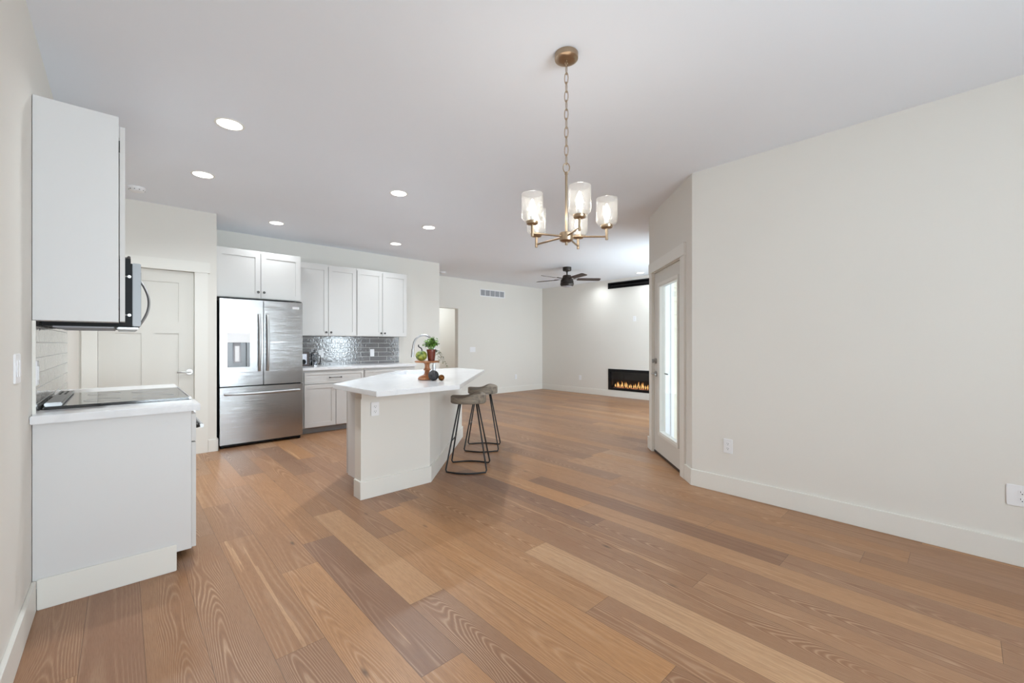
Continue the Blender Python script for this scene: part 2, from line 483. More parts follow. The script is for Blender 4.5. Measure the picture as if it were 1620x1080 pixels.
# ------------------------------------------------------------------ mesh helpers
class MB:
    """Collects shapes into one mesh."""
    def __init__(s):
        s.bm = bmesh.new()
    def box(s, x0, x1, y0, y1, z0, z1, bev=0.0, seg=2):
        r = bmesh.ops.create_cube(s.bm, size=1.0)
        vs = r['verts']
        bmesh.ops.scale(s.bm, vec=(abs(x1 - x0), abs(y1 - y0), abs(z1 - z0)), verts=vs)
        bmesh.ops.translate(s.bm, vec=((x0 + x1) / 2, (y0 + y1) / 2, (z0 + z1) / 2), verts=vs)
        if bev > 0:
            es = list({e for v in vs for e in v.link_edges})
            bmesh.ops.bevel(s.bm, geom=es, offset=bev, segments=seg, affect='EDGES', clamp_overlap=True)
        return s
    def cyl(s, c, r, h, axis='Z', seg=24, r2=None):
        r2 = r if r2 is None else r2
        res = bmesh.ops.create_cone(s.bm, cap_ends=True, segments=seg, radius1=r, radius2=r2, depth=h)
        vs = res['verts']
        if axis == 'X':
            bmesh.ops.rotate(s.bm, cent=(0, 0, 0), matrix=Matrix.Rotation(PI / 2, 3, 'Y'), verts=vs)
        elif axis == 'Y':
            bmesh.ops.rotate(s.bm, cent=(0, 0, 0), matrix=Matrix.Rotation(-PI / 2, 3, 'X'), verts=vs)
        bmesh.ops.translate(s.bm, vec=c, verts=vs)
        return s
    def sphere(s, c, r, sc3=(1, 1, 1), seg=24):
        res = bmesh.ops.create_uvsphere(s.bm, u_segments=seg, v_segments=seg // 2, radius=r)
        bmesh.ops.scale(s.bm, vec=sc3, verts=res['verts'])
        bmesh.ops.translate(s.bm, vec=c, verts=res['verts'])
        return s
    def lathe(s, prof, c=(0, 0, 0), seg=32, close=False, fn=None):
        rings = []
        for (r, z) in prof:
            ring = []
            for i in range(seg):
                a = 2 * PI * i / seg
                rr = r * (fn(a, z) if fn else 1.0)
                ring.append(s.bm.verts.new((c[0] + rr * math.cos(a), c[1] + rr * math.sin(a), c[2] + z)))
            rings.append(ring)
        n = len(rings)
        for k in range(n if close else n - 1):
            a, b = rings[k], rings[(k + 1) % n]
            for i in range(seg):
                j = (i + 1) % seg
                s.bm.faces.new((a[i], a[j], b[j], b[i]))
        if not close:
            s.bm.faces.new(list(reversed(rings[0])))
            s.bm.faces.new(rings[-1])
        return s
    def tube(s, pts, r, seg=10, closed=False, flat=None):
        """flat=(axis vector, half width, half thickness) gives an elliptical section."""
        pts = [Vector(p) for p in pts]
        n = len(pts)
        rings = []
        ref = None
        for i in range(n):
            if closed:
                t = (pts[(i + 1) % n] - pts[i - 1]).normalized()
            else:
                t = (pts[min(i + 1, n - 1)] - pts[max(i - 1, 0)]).normalized()
            if ref is None:
                ref = Vector((0, 0, 1)) if abs(t.z) < 0.9 else Vector((1, 0, 0))
                if flat:
                    ref = Vector(flat[0])
            a = (ref - t * ref.dot(t)).normalized()
            b = t.cross(a)
            if not flat:
                ref = a
            ra, rb = (flat[1], flat[2]) if flat else (r, r)
            rings.append([s.bm.verts.new(pts[i] + a * ra * math.cos(2 * PI * k / seg) + b * rb * math.sin(2 * PI * k / seg)) for k in range(seg)])
        for i in range(n if closed else n - 1):
            A, B = rings[i], rings[(i + 1) % n]
            for k in range(seg):
                j = (k + 1) % seg
                s.bm.faces.new((A[k], A[j], B[j], B[k]))
        if not closed:
            s.bm.faces.new(list(reversed(rings[0])))
            s.bm.faces.new(rings[-1])
        return s
    def prism(s, poly, z0, z1, bev=0.0):
        lo = [s.bm.verts.new((x, y, z0)) for x, y in poly]
        hi = [s.bm.verts.new((x, y, z1)) for x, y in poly]
        n = len(poly)
        fs = [s.bm.faces.new(hi), s.bm.faces.new(list(reversed(lo)))]
        for i in range(n):
            j = (i + 1) % n
            fs.append(s.bm.faces.new((lo[i], lo[j], hi[j], hi[i])))
        if bev:
            es = list({e for f in fs for e in f.edges})
            bmesh.ops.bevel(s.bm, geom=es, offset=bev, segments=2, affect='EDGES')
        return s
    def holed(s, x0, x1, y0, y1, z0, z1, holes):
        """box in the xz plane with rectangular through holes (hx0,hx1,hz0,hz1)."""
        xs = sorted({x0, x1, *[h[0] for h in holes], *[h[1] for h in holes]})
        zs = sorted({z0, z1, *[h[2] for h in holes], *[h[3] for h in holes]})
        xs = [x for x in xs if x0 <= x <= x1]
        zs = [z for z in zs if z0 <= z <= z1]
        V = {}
        def v(x, y, z):
            kk = (round(x, 5), round(y, 5), round(z, 5))
            if kk not in V:
                V[kk] = s.bm.verts.new(kk)
            return V[kk]
        def solid(i, j):
            if i < 0 or j < 0 or i >= len(xs) - 1 or j >= len(zs) - 1:
                return False
            cx, cz = (xs[i] + xs[i + 1]) / 2, (zs[j] + zs[j + 1]) / 2
            return not any(h[0] < cx < h[1] and h[2] < cz < h[3] for h in holes)
        for i in range(len(xs) - 1):
            for j in range(len(zs) - 1):
                if not solid(i, j):
                    continue
                a, b, c, d = xs[i], xs[i + 1], zs[j], zs[j + 1]
                s.bm.faces.new((v(a, y0, c), v(b, y0, c), v(b, y0, d), v(a, y0, d)))
                s.bm.faces.new((v(a, y1, d), v(b, y1, d), v(b, y1, c), v(a, y1, c)))
                if not solid(i - 1, j):
                    s.bm.faces.new((v(a, y0, c), v(a, y0, d), v(a, y1, d), v(a, y1, c)))
                if not solid(i + 1, j):
                    s.bm.faces.new((v(b, y0, d), v(b, y0, c), v(b, y1, c), v(b, y1, d)))
                if not solid(i, j - 1):
                    s.bm.faces.new((v(b, y0, c), v(a, y0, c), v(a, y1, c), v(b, y1, c)))
                if not solid(i, j + 1):
                    s.bm.faces.new((v(a, y0, d), v(b, y0, d), v(b, y1, d), v(a, y1, d)))
        return s
    def build(s, name, mat, parent=None, loc=(0, 0, 0), rotz=0.0, smooth=False):
        bmesh.ops.recalc_face_normals(s.bm, faces=s.bm.faces)
        uvl = s.bm.loops.layers.uv.new('UVMap')
        for f in s.bm.faces:
            n = f.normal
            ax = max(range(3), key=lambda i: abs(n[i]))
            for lp in f.loops:
                c = lp.vert.co
                lp[uvl].uv = ((c.y, c.z), (c.x, c.z), (c.x, c.y))[ax]
        me = bpy.data.meshes.new(name)
        s.bm.to_mesh(me)
        s.bm.free()
        me.materials.append(mat)
        o = bpy.data.objects.new(name, me)
        COL.objects.link(o)
        o.location = loc
        o.rotation_euler = (0, 0, rotz)
        if parent:
            o.parent = parent
        if smooth:
            for p in me.polygons:
                p.use_smooth = True
            if smooth != 'all':
                me.set_sharp_from_angle(angle=R(38))
        return o

def tag(o, label, cat, group=None, kind=None):
    o['label'] = label
    o['category'] = cat
    if group:
        o['group'] = group
    if kind:
        o['kind'] = kind
    return o

def thing(name, label, cat, loc=(0, 0, 0), rotz=0.0, group=None):
    o = bpy.data.objects.new(name, None)
    COL.objects.link(o)
    o.empty_display_size = 0.1
    o.location = loc
    o.rotation_euler = (0, 0, rotz)
    return tag(o, label, cat, group)

def structure(o, label=None, cat=None):
    o['kind'] = 'structure'
    if label:
        o['label'] = label
    if cat:
        o['category'] = cat
    return o

def dup(root, loc, rotz, label, group=None):
    r = root.copy()
    COL.objects.link(r)
    r.location = loc
    r.rotation_euler = (0, 0, rotz)
    r['label'] = label
    if group:
        r['group'] = group
    for ch in [o for o in bpy.data.objects if o.parent == root]:
        c = ch.copy()
        COL.objects.link(c)
        c.parent = r
        for g in [o for o in bpy.data.objects if o.parent == ch]:
            d = g.copy()
            COL.objects.link(d)
            d.parent = c
    return r

# ------------------------------------------------------------------ dimensions
H = 2.743
XL, XR = -0.308, 3.685           # left and right wall planes
YP = 5.90                        # pantry door wall
YK = 6.70                        # kitchen back wall
YL = 7.90                        # living room left wall
XF = 8.46                        # fireplace wall
YR = -2.60                       # wall behind the camera
YS = 2.55                        # living room right wall
P0 = (3.685, 1.64)               # start of the 45 degree door wall
WL = 1.311                       # length of the door wall
S2 = math.sqrt(0.5)
P1 = (P0[0] + WL * S2, P0[1] + WL * S2)
XE = 4.36                        # end of the kitchen back wall
XA = 0.805                       # corner of the fridge alcove
TH = 0.14

# ------------------------------------------------------------------ floor of individual planks (one surface)
PW = 0.188
def row_x(k):
    return 0.443 + PW * k
KNOWN = {  # row: joints measured along the row
    -3: [0.9, 3.6], -2: [1.0, 4.1], -1: [1.5, 3.35], 0: [1.845, 3.17, 3.905], 1: [0.75, 2.515, 4.3], 2: [1.38, 2.79, 4.6], 3: [-0.1, 1.80, 3.19], 4: [0.3, 2.55, 4.3],
    5: [0.76, 2.95], 6: [-0.6, 1.195, 3.0], 7: [-0.2, 1.79, 3.6], 8: [0.1, 2.155, 4.1], 9: [0.95, 3.02], 10: [-0.2, 1.735, 3.35],
    11: [-0.10, 1.985, 3.9], 12: [0.71, 2.7, 4.4], 13: [-0.9, 1.2, 3.1], 14: [0.41, 2.1, 3.9]}
# (row, a point along the row inside the plank): tone, hue, cathedral figure, sapwood streak
LOOK = [(0, 2.5, .42, .25, .15, 1), (0, 1.2, .36, .45, .9, 0), (0, 3.5, .34, .3, .3, 0), (0, 4.5, .5, .2, .15, .3), (1, 2.0, .60, .0, .8, .4), (1, 3.5, .45, .3, .3, 0), (1, 0.3, .45, .3, .6, 0),
        (2, 2.0, .20, .9, .45, .9), (2, 3.5, .42, .15, .3, 0), (2, 1.0, .52, .1, .4, 0), (3, 2.5, .84, .30, .12, 0), (3, 1.0, .36, .5, 1.0, 0), (3, 3.8, .34, .3, .4, 0),
        (4, 1.5, .62, .2, .5, .2), (4, 3.0, .40, .5, .4, 0), (4, 0.0, .6, .2, .6, 0), (5, 1.5, .64, .05, .3, .5), (5, 0.3, .32, .5, 1.0, 0), (5, 3.3, .3, .9, .3, 0),
        (6, 2.0, .48, .15, .85, .3), (6, 0.5, .5, .6, .5, .6), (6, 3.4, .26, .9, .4, 0), (7, 2.5, .46, .2, .9, .3), (7, 1.0, .95, .45, .2, 0), (7, 0.0, .95, .45, .2, 0), (7, -.5, .9, .45, .2, 0), (7, 4.2, .45, .5, .3, 0),
        (8, 1.0, .42, .5, .95, .2), (8, 3.0, .42, .4, .4, .3), (9, 2.0, .32, .45, .7, .8), (9, 0.5, .60, .5, .7, 0), (9, 3.5, .3, .8, .3, 0), (10, 2.5, .10, 1.0, .6, 0), (10, 1.0, .40, .75, .85, 0), (10, 4.0, .5, .4, .3, .2),
        (11, 3.0, .66, .0, .15, .5), (11, 1.0, .70, .35, .3, 0), (11, -.5, .4, .5, .8, 0), (12, 1.5, .18, .6, .15, 0), (12, 0.2, .44, .85, .9, 0), (12, 3.5, .5, .3, .4, .2), (13, 0.2, .5, .2, .3, .6), (13, 2.0, .55, .3, .4, 0),
        (14, 0.1, .3, .4, .3, 0), (14, 1.2, .52, .5, .5, 0), (-1, 2.5, .30, .35, 1.0, 0), (-1, 1.0, .36, .3, .9, 0), (-2, 2.0, .3, .3, 1.0, 0)]
def build_floor():
    bm = bmesh.new()
    uvl = bm.loops.layers.uv.new('UVMap')
    data = []
    k0, k1 = -6, int((XF + 0.2 - 0.443) / PW) + 1
    yA, yB = YR - 0.2, 11.0
    rnd = random.Random(11)
    def lim(x):
        if x < XR + 0.2:
            return yA
        if x < P1[0] + 0.1:
            return max(yA, x - (P0[0] - P0[1]) - 0.10)
        return YS - 0.07
    for k in range(k0, k1):
        x0, x1 = row_x(k), row_x(k + 1)
        J = list(KNOWN.get(k, []))
        first = len(J) > 0
        if not J:
            J = [rnd.uniform(0, 1.8)]
        nbefore = 0
        y = J[0]
        while y > yA:
            y -= rnd.uniform(1.1, 2.1)
            J.insert(0, y)
            nbefore += 1
        y = J[-1]
        while y < yB:
            y += rnd.uniform(0.8, 2.1)
            J.append(y)
        for i in range(len(J) - 1):
            a, b = J[i], J[i + 1]
            la, lb = lim(x0), lim(x1)
            if b <= min(la, lb):
                continue
            a0, a1 = max(a, la), max(a, lb)
            if a0 >= b or a1 >= b:
                continue
            bb = min(b, yB)
            vs = [bm.verts.new(p) for p in ((x0, a0, 0), (x1, a1, 0), (x1, bb, 0), (x0, bb, 0))]
            f = bm.faces.new(vs)
            for lp in f.loops:
                lp[uvl].uv = (lp.vert.co.x - x0, lp.vert.co.y - a)
            look = next((L_[2:] for L_ in LOOK if L_[0] == k and a <= L_[1] < b), None)
            if look is None:
                look = (min(1, max(0, rnd.gauss(0.5, 0.13))), rnd.random(), rnd.choice([.15, .25, .3, .5, .8, .95]), rnd.choice([0, 0, .4, .8]))
            data.append((rnd.random(), b - a) + look)
    me = bpy.data.meshes.new('floor')
    bm.to_mesh(me)
    bm.free()
    for ai, nm in enumerate(('seed', 'plen', 'tone', 'hue', 'cath', 'sap')):
        at = me.attributes.new(nm, 'FLOAT', 'FACE')
        for i, d in enumerate(data):
            at.data[i].value = d[ai]
    me.materials.append(M['floor'])
    o = bpy.data.objects.new('floor', me)
    COL.objects.link(o)
    structure(o, 'wide oak plank floor with brown and honey boards', 'floor')
build_floor()

# ------------------------------------------------------------------ walls
b = MB()
b.prism([(XL - TH, YR - TH), (XR + TH, YR - TH), (XR + TH, P0[1] - 0.2), (P1[0] + TH, P1[1] - 0.25), (P1[0] + TH, YS - TH), (XF + TH, YS - TH), (XF + TH, 11), (XL - TH, 11)], H, H + 0.12)
structure(b.build('ceiling', M['ceiling']), 'flat off-white ceiling', 'ceiling')

b = MB(); b.box(XL - TH, XL, YR, 6.82, 0, H)
structure(b.build('wall_left', M['wall']), 'off-white wall at left behind the range', 'wall')
# pantry wall, door opening x -0.175..0.595
DPX0, DPX1, DPH = -0.178, 0.598, 2.045
b = MB(); b.holed(XL, XA, YP, YP + 0.12, 0, H, [(DPX0, DPX1, 0, DPH)])
structure(b.build('wall_pantry', M['wall']), 'off-white wall around the pantry door', 'wall')
b = MB(); b.box(XA - 0.11, XA, YP + 0.12, YK, 0, H)
structure(b.build('wall_alcove', M['wall']), 'short wall beside the refrigerator', 'wall')
b = MB(); b.box(XL, XA - 0.11, YK, YK + 0.12, 0, H)
structure(b.build('wall_pantry_back', M['wall']), 'wall inside the pantry', 'wall')
b = MB(); b.box(XA - 0.11, XE, YK, YK + 0.12, 0, H)
structure(b.build('wall_kitchen', M['wall']), 'off-white wall behind the kitchen cabinets', 'wall')
b = MB(); b.box(XE - 0.12, XE, YK + 0.12, 9.9, 0, H)
structure(b.build('wall_hall_left', M['wall']), 'hall side wall behind the kitchen', 'wall')
HX0, HX1, HZ = 4.50, 5.64, 2.04
b = MB(); b.holed(XE, XF, YL, YL + 0.12, 0, H, [(HX0, HX1, 0, HZ)])
structure(b.build('wall_living_left', M['wall']), 'off-white living room wall with hall opening', 'wall')
b = MB(); b.box(XE - 0.1, 7.2, 9.6, 9.72, 0, H)
structure(b.build('wall_hall_back', M['wall']), 'back wall of the hall', 'wall')
b = MB(); b.box(7.0, 7.12, YL + 0.12, 9.6, 0, H)
structure(b.build('wall_hall_right', M['wall']), 'end wall of the hall', 'wall')
# fireplace wall: x=XF, running along y; built in local frame (local x = world y) and rotated
FPY = (4.30, 5.760, 0.155, 0.645)
SLY = (4.30, 5.770, 2.53, 2.672)
b = MB(); b.holed(YS, YL + 0.12, -0.16, 0, 0, H, [FPY, SLY])
wf = b.build('wall_fireplace', M['wall'], None, (XF, 0, 0), PI / 2)
structure(wf, 'off-white wall with the linear fireplace', 'wall')
b = MB(); b.box(XF + 0.16, XF + 0.6, 4.2, 5.9, 0, 2.743)
structure(b.build('wall_fireplace_back', M['wall']), 'wall behind the fireplace', 'wall')
# door wall (45 degrees), local x along (1,1)
DS0, DS1, DH = 0.250, 1.150, 2.055
b = MB(); b.holed(0, WL, -TH, 0, 0, H, [(DS0, DS1, 0, DH)])
structure(b.build('wall_patio', M['wall'], None, (P0[0], P0[1], 0), PI / 4), 'angled off-white wall around the glass door', 'wall')
b = MB(); b.box(XR, XR + TH, YR, P0[1] + 0.0, 0, H)
structure(b.build('wall_right', M['wall']), 'large blank off-white wall at right', 'wall')
WX0, WX1, WZ0, WZ1 = 0.15, 2.25, 0.55, 2.35
b = MB(); b.holed(XL - TH, XR + TH, YR - TH, YR, 0, H, [(WX0, WX1, WZ0, WZ1)])
structure(b.build('wall_rear', M['wall']), 'wall with the window behind the camera', 'wall')
b = MB(); b.holed(P1[0] + 0.02, XF, YS - TH, YS, 0, H, [(5.8, 8.0, 0.6, 2.3)])
structure(b.build('wall_living_right', M['wall']), 'living room wall with a window', 'wall')

def window(n, x0, x1, z0, z1, y, label, bars):
    t = bpy.data.objects.new('window_%d' % n, None)
    COL.objects.link(t)
    t.location = ((x0 + x1) / 2, y, z0)
    structure(t, label, 'window')
    hw = (x1 - x0) / 2
    f = MB()
    f.holed(-hw, hw, -0.04, 0.04, 0, z1 - z0, [(-hw + 0.06 + (2 * hw - 0.06) / bars * i, -hw + (2 * hw - 0.06) / bars * (i + 1), 0.06, z1 - z0 - 0.06) for i in range(bars)])
    f.build('window_frame', M['trim'], t)
    g = MB(); g.box(-hw + 0.03, hw - 0.03, -0.004, 0.004, 0.03, z1 - z0 - 0.03)
    g.build('pane', M['glass'], t)
window(1, WX0, WX1, WZ0, WZ1, YR - 0.07, 'white framed dining window behind the camera', 3)
window(2, 5.8, 8.0, 0.6, 2.3, YS - 0.07, 'white framed living room window', 2)

# baseboards --------------------------------------------------------
BH, BT = 0.142, 0.016
def baseboard(name, pa, pb, label):
    """board along pa->pb, room on the left-hand side of the direction."""
    dx, dy = pb[0] - pa[0], pb[1] - pa[1]
    L = math.hypot(dx, dy)
    m = MB()
    m.box(0, L, 0.0, BT, 0, BH, 0.003, 2)
    o = m.build(name, M['trim'], None, (pa[0], pa[1], 0), math.atan2(dy, dx))
    structure(o, label, 'baseboard')
baseboard('baseboard_right', (XR, YR), (XR, P0[1] + 0.005), 'tall white baseboard along the right wall')
def on_door_wall(s_, off=0.0):
    return (P0[0] + s_ * S2 - off * S2, P0[1] + s_ * S2 + off * S2)
baseboard('baseboard_door_near', on_door_wall(-0.005), on_door_wall(0.150), 'short baseboard right of the glass door')
baseboard('baseboard_door_far', on_door_wall(DS1 + 0.095), on_door_wall(WL + BT), 'short baseboard left of the glass door')
baseboard('baseboard_left', (XL, 2.937), (XL, YR), 'white baseboard along the left wall')
baseboard('baseboard_fireplace', (XF, YS), (XF, YL), 'white baseboard below the fireplace')
baseboard('baseboard_living', (XF, YL), (HX1, YL), 'white baseboard along the far living room wall')
baseboard('baseboard_pantry', (XA + BT, YP), (DPX1 + 0.125, YP), 'short white baseboard right of the pantry door')
baseboard('baseboard_alcove', (XA, YK), (XA, YP - BT), 'white baseboard end beside the refrigerator')
baseboard('baseboard_kitchen_end', (XE, YK - 0.0), (3.56, YK), 'white baseboard right of the base cabinets')
baseboard('baseboard_kitchen_corner', (XE, YL), (XE, YK - BT), 'white baseboard round the kitchen wall end')

# pantry door and casing -----------------------------------------
def lever(parent, c, d, mat, out=(0, -1, 0), rr=0.03, length=0.11):
    """lever handle: rosette on the face, arm pointing along d."""
    o_ = Vector(out); c = Vector(c); d = Vector(d)
    m = MB()
    m.tube([c, c + o_ * 0.012], rr, 20)
    m.tube([c + o_ * 0.010, c + o_ * 0.05], 0.010, 12)
    m.tube([c + o_ * 0.048 - d * 0.012, c + o_ * 0.05 + d * 0.02, c + o_ * 0.05 + d * length * 0.7, c + o_ * 0.043 + d * length], 0.009, 12)
    return m.build('door_handle', mat, parent, smooth=True)

t = bpy.data.objects.new('door_1', None); COL.objects.link(t)
t.location = (0.21, YP + 0.045, 0)
structure(t, 'white craftsman pantry door behind the range', 'door')
hw = 0.386
m = MB()
top, bot = 2.042, 0.008
m.holed(-hw, hw, -0.018, 0.018, bot, top, [(-hw + 0.125, hw - 0.135, 1.485, 1.915), (-hw + 0.125, -0.058, 0.24, 1.355), (0.046, hw - 0.135, 0.24, 1.355)])
m.box(-hw + 0.1, hw - 0.1, -0.006, 0.006, 0.2, 1.95)
m.build('slab', M['doorpaint'], t)
lever(t, (0.345, -0.018, 0.927), (-1, 0, 0), M['nickel'])
def casing(n, x0, x1, ztop, wdt, y, rotz=0, loc=(0, 0, 0), head=0.125, horn=0.02, label=''):
    m = MB()
    m.box(x0 - wdt, x0, -0.018, 0.0, 0, ztop, 0.002)
    m.box(x1, x1 + wdt, -0.018, 0.0, 0, ztop, 0.002)
    m.box(x0 - wdt - horn, x1 + wdt + horn, -0.024, 0.0, ztop, ztop + head, 0.002)
    m.box(x0 - 0.002, x0 + 0.0, 0, 0.12, 0, ztop)
    m.box(x1 - 0.0, x1 + 0.002, 0, 0.12, 0, ztop)
    o = m.build('trim_%d' % n, M['trim'], None, loc, rotz)
    structure(o, label, 'trim')
# left leg of the casing meets the corner of the room, so it is narrower
m = MB()
m.box(DPX0 - 0.115, DPX0, -0.018, 0, 0, DPH, 0.002)
m.box(DPX1, DPX1 + 0.122, -0.018, 0, 0, DPH, 0.002)
m.box(DPX0 - 0.125, DPX1 + 0.142, -0.025, 0, DPH, DPH + 0.118, 0.002)
o = m.build('trim_1', M['trim'], None, (0, YP, 0))
structure(o, 'flat white casing around the pantry door', 'trim')

# patio door ------------------------------------------------------
DT = bpy.data.objects.new('door_2', None); COL.objects.link(DT)
DT.location = (P0[0], P0[1], 0)
DT.rotation_euler = (0, 0, PI / 4)
structure(DT, 'white full-glass patio door in the angled wall', 'door')
# in this frame +y points into the room; the slab sits a little behind the wall face
y0, y1 = -0.060, -0.016
gx0, gx1, gz0, gz1 = 0.392, 0.965, 0.255, 1.885
m = MB()
m.holed(DS0 + 0.006, DS1 - 0.006, y0, y1, 0.022, DH - 0.012, [(gx0, gx1, gz0, gz1)])
m.build('slab', M['doorpaint'], DT)
m = MB()
m.holed(gx0 - 0.03, gx1 + 0.03, y1 - 0.004, y1 + 0.012, gz0 - 0.03, gz1 + 0.03, [(gx0, gx1, gz0, gz1)])
m.holed(gx0 - 0.012, gx1 + 0.012, y0 - 0.004, y1 + 0.006, gz0 - 0.012, gz1 + 0.012, [(gx0 + 0.014, gx1 - 0.014, gz0 + 0.014, gz1 - 0.014)])
m.build('glazing_frame', M['trim'], DT)
m = MB(); m.box(gx0, gx1, -0.042, -0.034, gz0, gz1)
m.build('pane', M['glass'], DT)
for zc in (1.775, 1.01, 0.245):
    m = MB()
    m.cyl((DS0 + 0.012, y1 + 0.007, zc), 0.0075, 0.105, seg=12)
    m.box(DS0 + 0.012, DS0 + 0.030, y1 - 0.002, y1 + 0.002, zc - 0.05, zc + 0.05)
    m.build('hinge', M['nickel'], DT, smooth=True)
m = MB()
m.tube([(1.088, y1, 1.045), (1.088, y1 + 0.018, 1.045)], 0.032, 24)
m.tube([(1.088, y1 + 0.018, 1.045), (1.088, y1 + 0.03, 1.045)], 0.017, 16)
m.box(1.083, 1.093, y1 + 0.028, y1 + 0.048, 1.022, 1.068, 0.003)
m.build('deadbolt', M['nickel'], DT, smooth=True)
lever(DT, (1.088, y1, 0.90), (-1, 0, 0), M['nickel'], (0, 1, 0), 0.032, 0.115)
lever(DT, (1.088, y0, 0.90), (-1, 0, 0), M['nickel'], (0, -1, 0), 0.032, 0.115)
m = MB(); m.box(DS0 + 0.002, DS1 - 0.002, -0.10, -0.010, 0.001, 0.026, 0.003)
m.build('threshold', M['rubber'], DT)
m = MB()
m.box(DS0 - 0.105, DS0 - 0.0, 0, 0.018, 0, DH, 0.002)
m.box(DS1, DS1 + 0.095, 0, 0.018, 0, DH, 0.002)
m.box(DS0 - 0.115, DS1 + 0.105, 0, 0.024, DH, DH + 0.115, 0.002)
m.box(DS0 - 0.0, DS0 + 0.004, -0.12, 0.0, 0, DH)
m.box(DS1 - 0.004, DS1, -0.12, 0.0, 0, DH)
m.box(DS0, DS1, -0.12, 0.0, DH - 0.009, DH)
o = m.build('trim_2', M['trim'], None, (P0[0], P0[1], 0), PI / 4)
structure(o, 'flat white casing around the glass door', 'trim')

# outside, seen through the glass ----------------------------------
m = MB(); m.box(3.0, 16, -9, YS - TH, -0.16, -0.06)
o = m.build('trim_3', M['concrete']); structure(o, 'patio slab outside the glass door', 'patio')
m = MB()
for i in range(17):
    z0 = -0.06 + 0.165 * i
    m.prism([(0, 0), (0.028, 0), (0.006, 0.168)], 0, 7.0) if False else None
    v = [(4.83, -0.030, z0), (5.79, -0.030, z0), (5.79, -0.006, z0 + 0.168), (4.83, -0.006, z0 + 0.168)]
    w_ = [(x, 0.0, z) for x, y, z in v]
    vs = [m.bm.verts.new(p) for p in v] + [m.bm.verts.new(p) for p in w_]
    for f in ((0, 1, 2, 3), (7, 6, 5, 4), (0, 4, 5, 1), (2, 6, 7, 3), (1, 5, 6, 2), (0, 3, 7, 4)):
        m.bm.faces.new([vs[i_] for i_ in f])
o = m.build('wall_siding', M['siding'], None, (0, YS - TH, 0)); structure(o, 'cream lap siding outside', 'siding')
m = MB(); m.box(4.62, 4.76, -0.03, 0, -0.06, 2.74); m.box(4.76, 4.83, -0.045, 0, -0.06, 2.74)
o = m.build('trim_4', M['exttrim'], None, (0, YS - TH, 0)); structure(o, 'white exterior trim boards', 'trim')
m = MB(); m.box(XR + TH, 9.0, -1.2, YS - TH, 2.80, 2.9)  # unseen roof added to keep sky light off the siding
o = m.build('ceiling_porch_shade', M['exttrim']); structure(o, 'white porch roof added unseen to shade the siding', 'ceiling')

# ------------------------------------------------------------------ cabinets
def shaker(m, x0, x1, z0, z1, y, rail=0.058, th=0.02, side=-1):
    """five piece door: front face at y, thickness going back."""
    yb = y + th
    m.holed(x0, x1, y, yb, z0, z1, [(x0 + rail, x1 - rail, z0 + rail, z1 - rail)])
    m.box(x0 + rail - 0.004, x1 - rail + 0.004, y + 0.008, yb - 0.002, z0 + rail - 0.004, z1 - rail + 0.004)
    return m

def knob(parent, x, y, z):
    m = MB()
    m.lathe([(0.0075, 0), (0.006, 0.008), (0.006, 0.013), (0.014, 0.018), (0.0155, 0.024), (0.012, 0.029), (0.004, 0.0305)], seg=20)
    for v in m.bm.verts:
        v.co = Vector((x + v.co.x, y - v.co.z, z + v.co.y))
    return m.build('knob', M['knob'], parent, smooth=True)

def bar_pull(parent, x0, x1, y, z):
    m = MB()
    for x in (x0, x1):
        m.box(x - 0.007, x + 0.007, y - 0.034, y, z - 0.009, z + 0.009, 0.003)
    m.tube([(x0 - 0.004, y - 0.028, z), (x1 + 0.004, y - 0.028, z)], 0.0055, 12)
    return m.build('drawer_pull', M['knob'], parent, smooth=True)

def cabinet(name, label, loc, rotz, w_, d, h, doors=(), drawers=(), toe=0.0, group=None, mat='cab'):
    """front of the carcass at local y=0, local x to the right, origin at lower left front."""
    t = thing(name, label, 'cabinet', loc, rotz, group)
    m = MB()
    m.box(0, w_, 0, d, toe, h, 0.0015, 1)
    m.build('body', M[mat], t)
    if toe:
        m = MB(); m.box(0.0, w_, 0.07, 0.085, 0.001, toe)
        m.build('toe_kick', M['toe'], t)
    for (x0, x1, z0, z1, kx, kz) in doors:
        m = MB(); shaker(m, x0, x1, z0, z1, -0.021)
        dd = m.build('door', M['cab'], t)
        if kx is not None:
            knob(dd, kx, -0.021, kz)
    for (x0, x1, z0, z1, p0, p1) in drawers:
        m = MB(); shaker(m, x0, x1, z0, z1, -0.021, 0.034)
        dd = m.build('drawer', M['cab'], t)
        if p0 is not None:
            bar_pull(dd, p0, p1, -0.021, (z0 + z1) / 2)
    return t

# over the refrigerator (x .822 .. 1.770, z 1.808 .. 2.413)
FY = 6.09
x0, zb = 0.822, 1.808
W_, HH = 0.946, 0.607
cabinet('wall_cabinet', 'deep white two-door cabinet above the refrigerator', (x0, FY + 0.02, zb), 0, W_, YK - FY - 0.022, HH,
        doors=[(0.006, 0.470, 0.008, HH - 0.028, 0.494 - 0.0, 0.085) if False else (0.006, 0.470, 0.008, HH - 0.028, 0.440, 0.083),
               (0.476, W_ - 0.006, 0.008, HH - 0.028, 0.506, 0.083)])
# two wall cabinets
UY = 6.37
UZ, UH = 1.355, 1.045
cabinet('wall_cabinet', 'white two-door wall cabinet nearest the refrigerator', (1.775, UY + 0.02, UZ), 0, 0.873, YK - UY - 0.022, UH,
        doors=[(0.012, 0.448, 0.006, UH - 0.03, 0.416, 0.052), (0.454, 0.866, 0.006, UH - 0.03, 0.484, 0.052)], group='wall cabinets above the grey tile')
cabinet('wall_cabinet', 'white two-door wall cabinet farther from the refrigerator', (2.651, UY + 0.02, UZ), 0, 0.856, YK - UY - 0.022, UH,
        doors=[(0.008, 0.414, 0.006, UH - 0.03, 0.390, 0.052), (0.422, 0.848, 0.006, UH - 0.03, 0.452, 0.052)], group='wall cabinets above the grey tile')
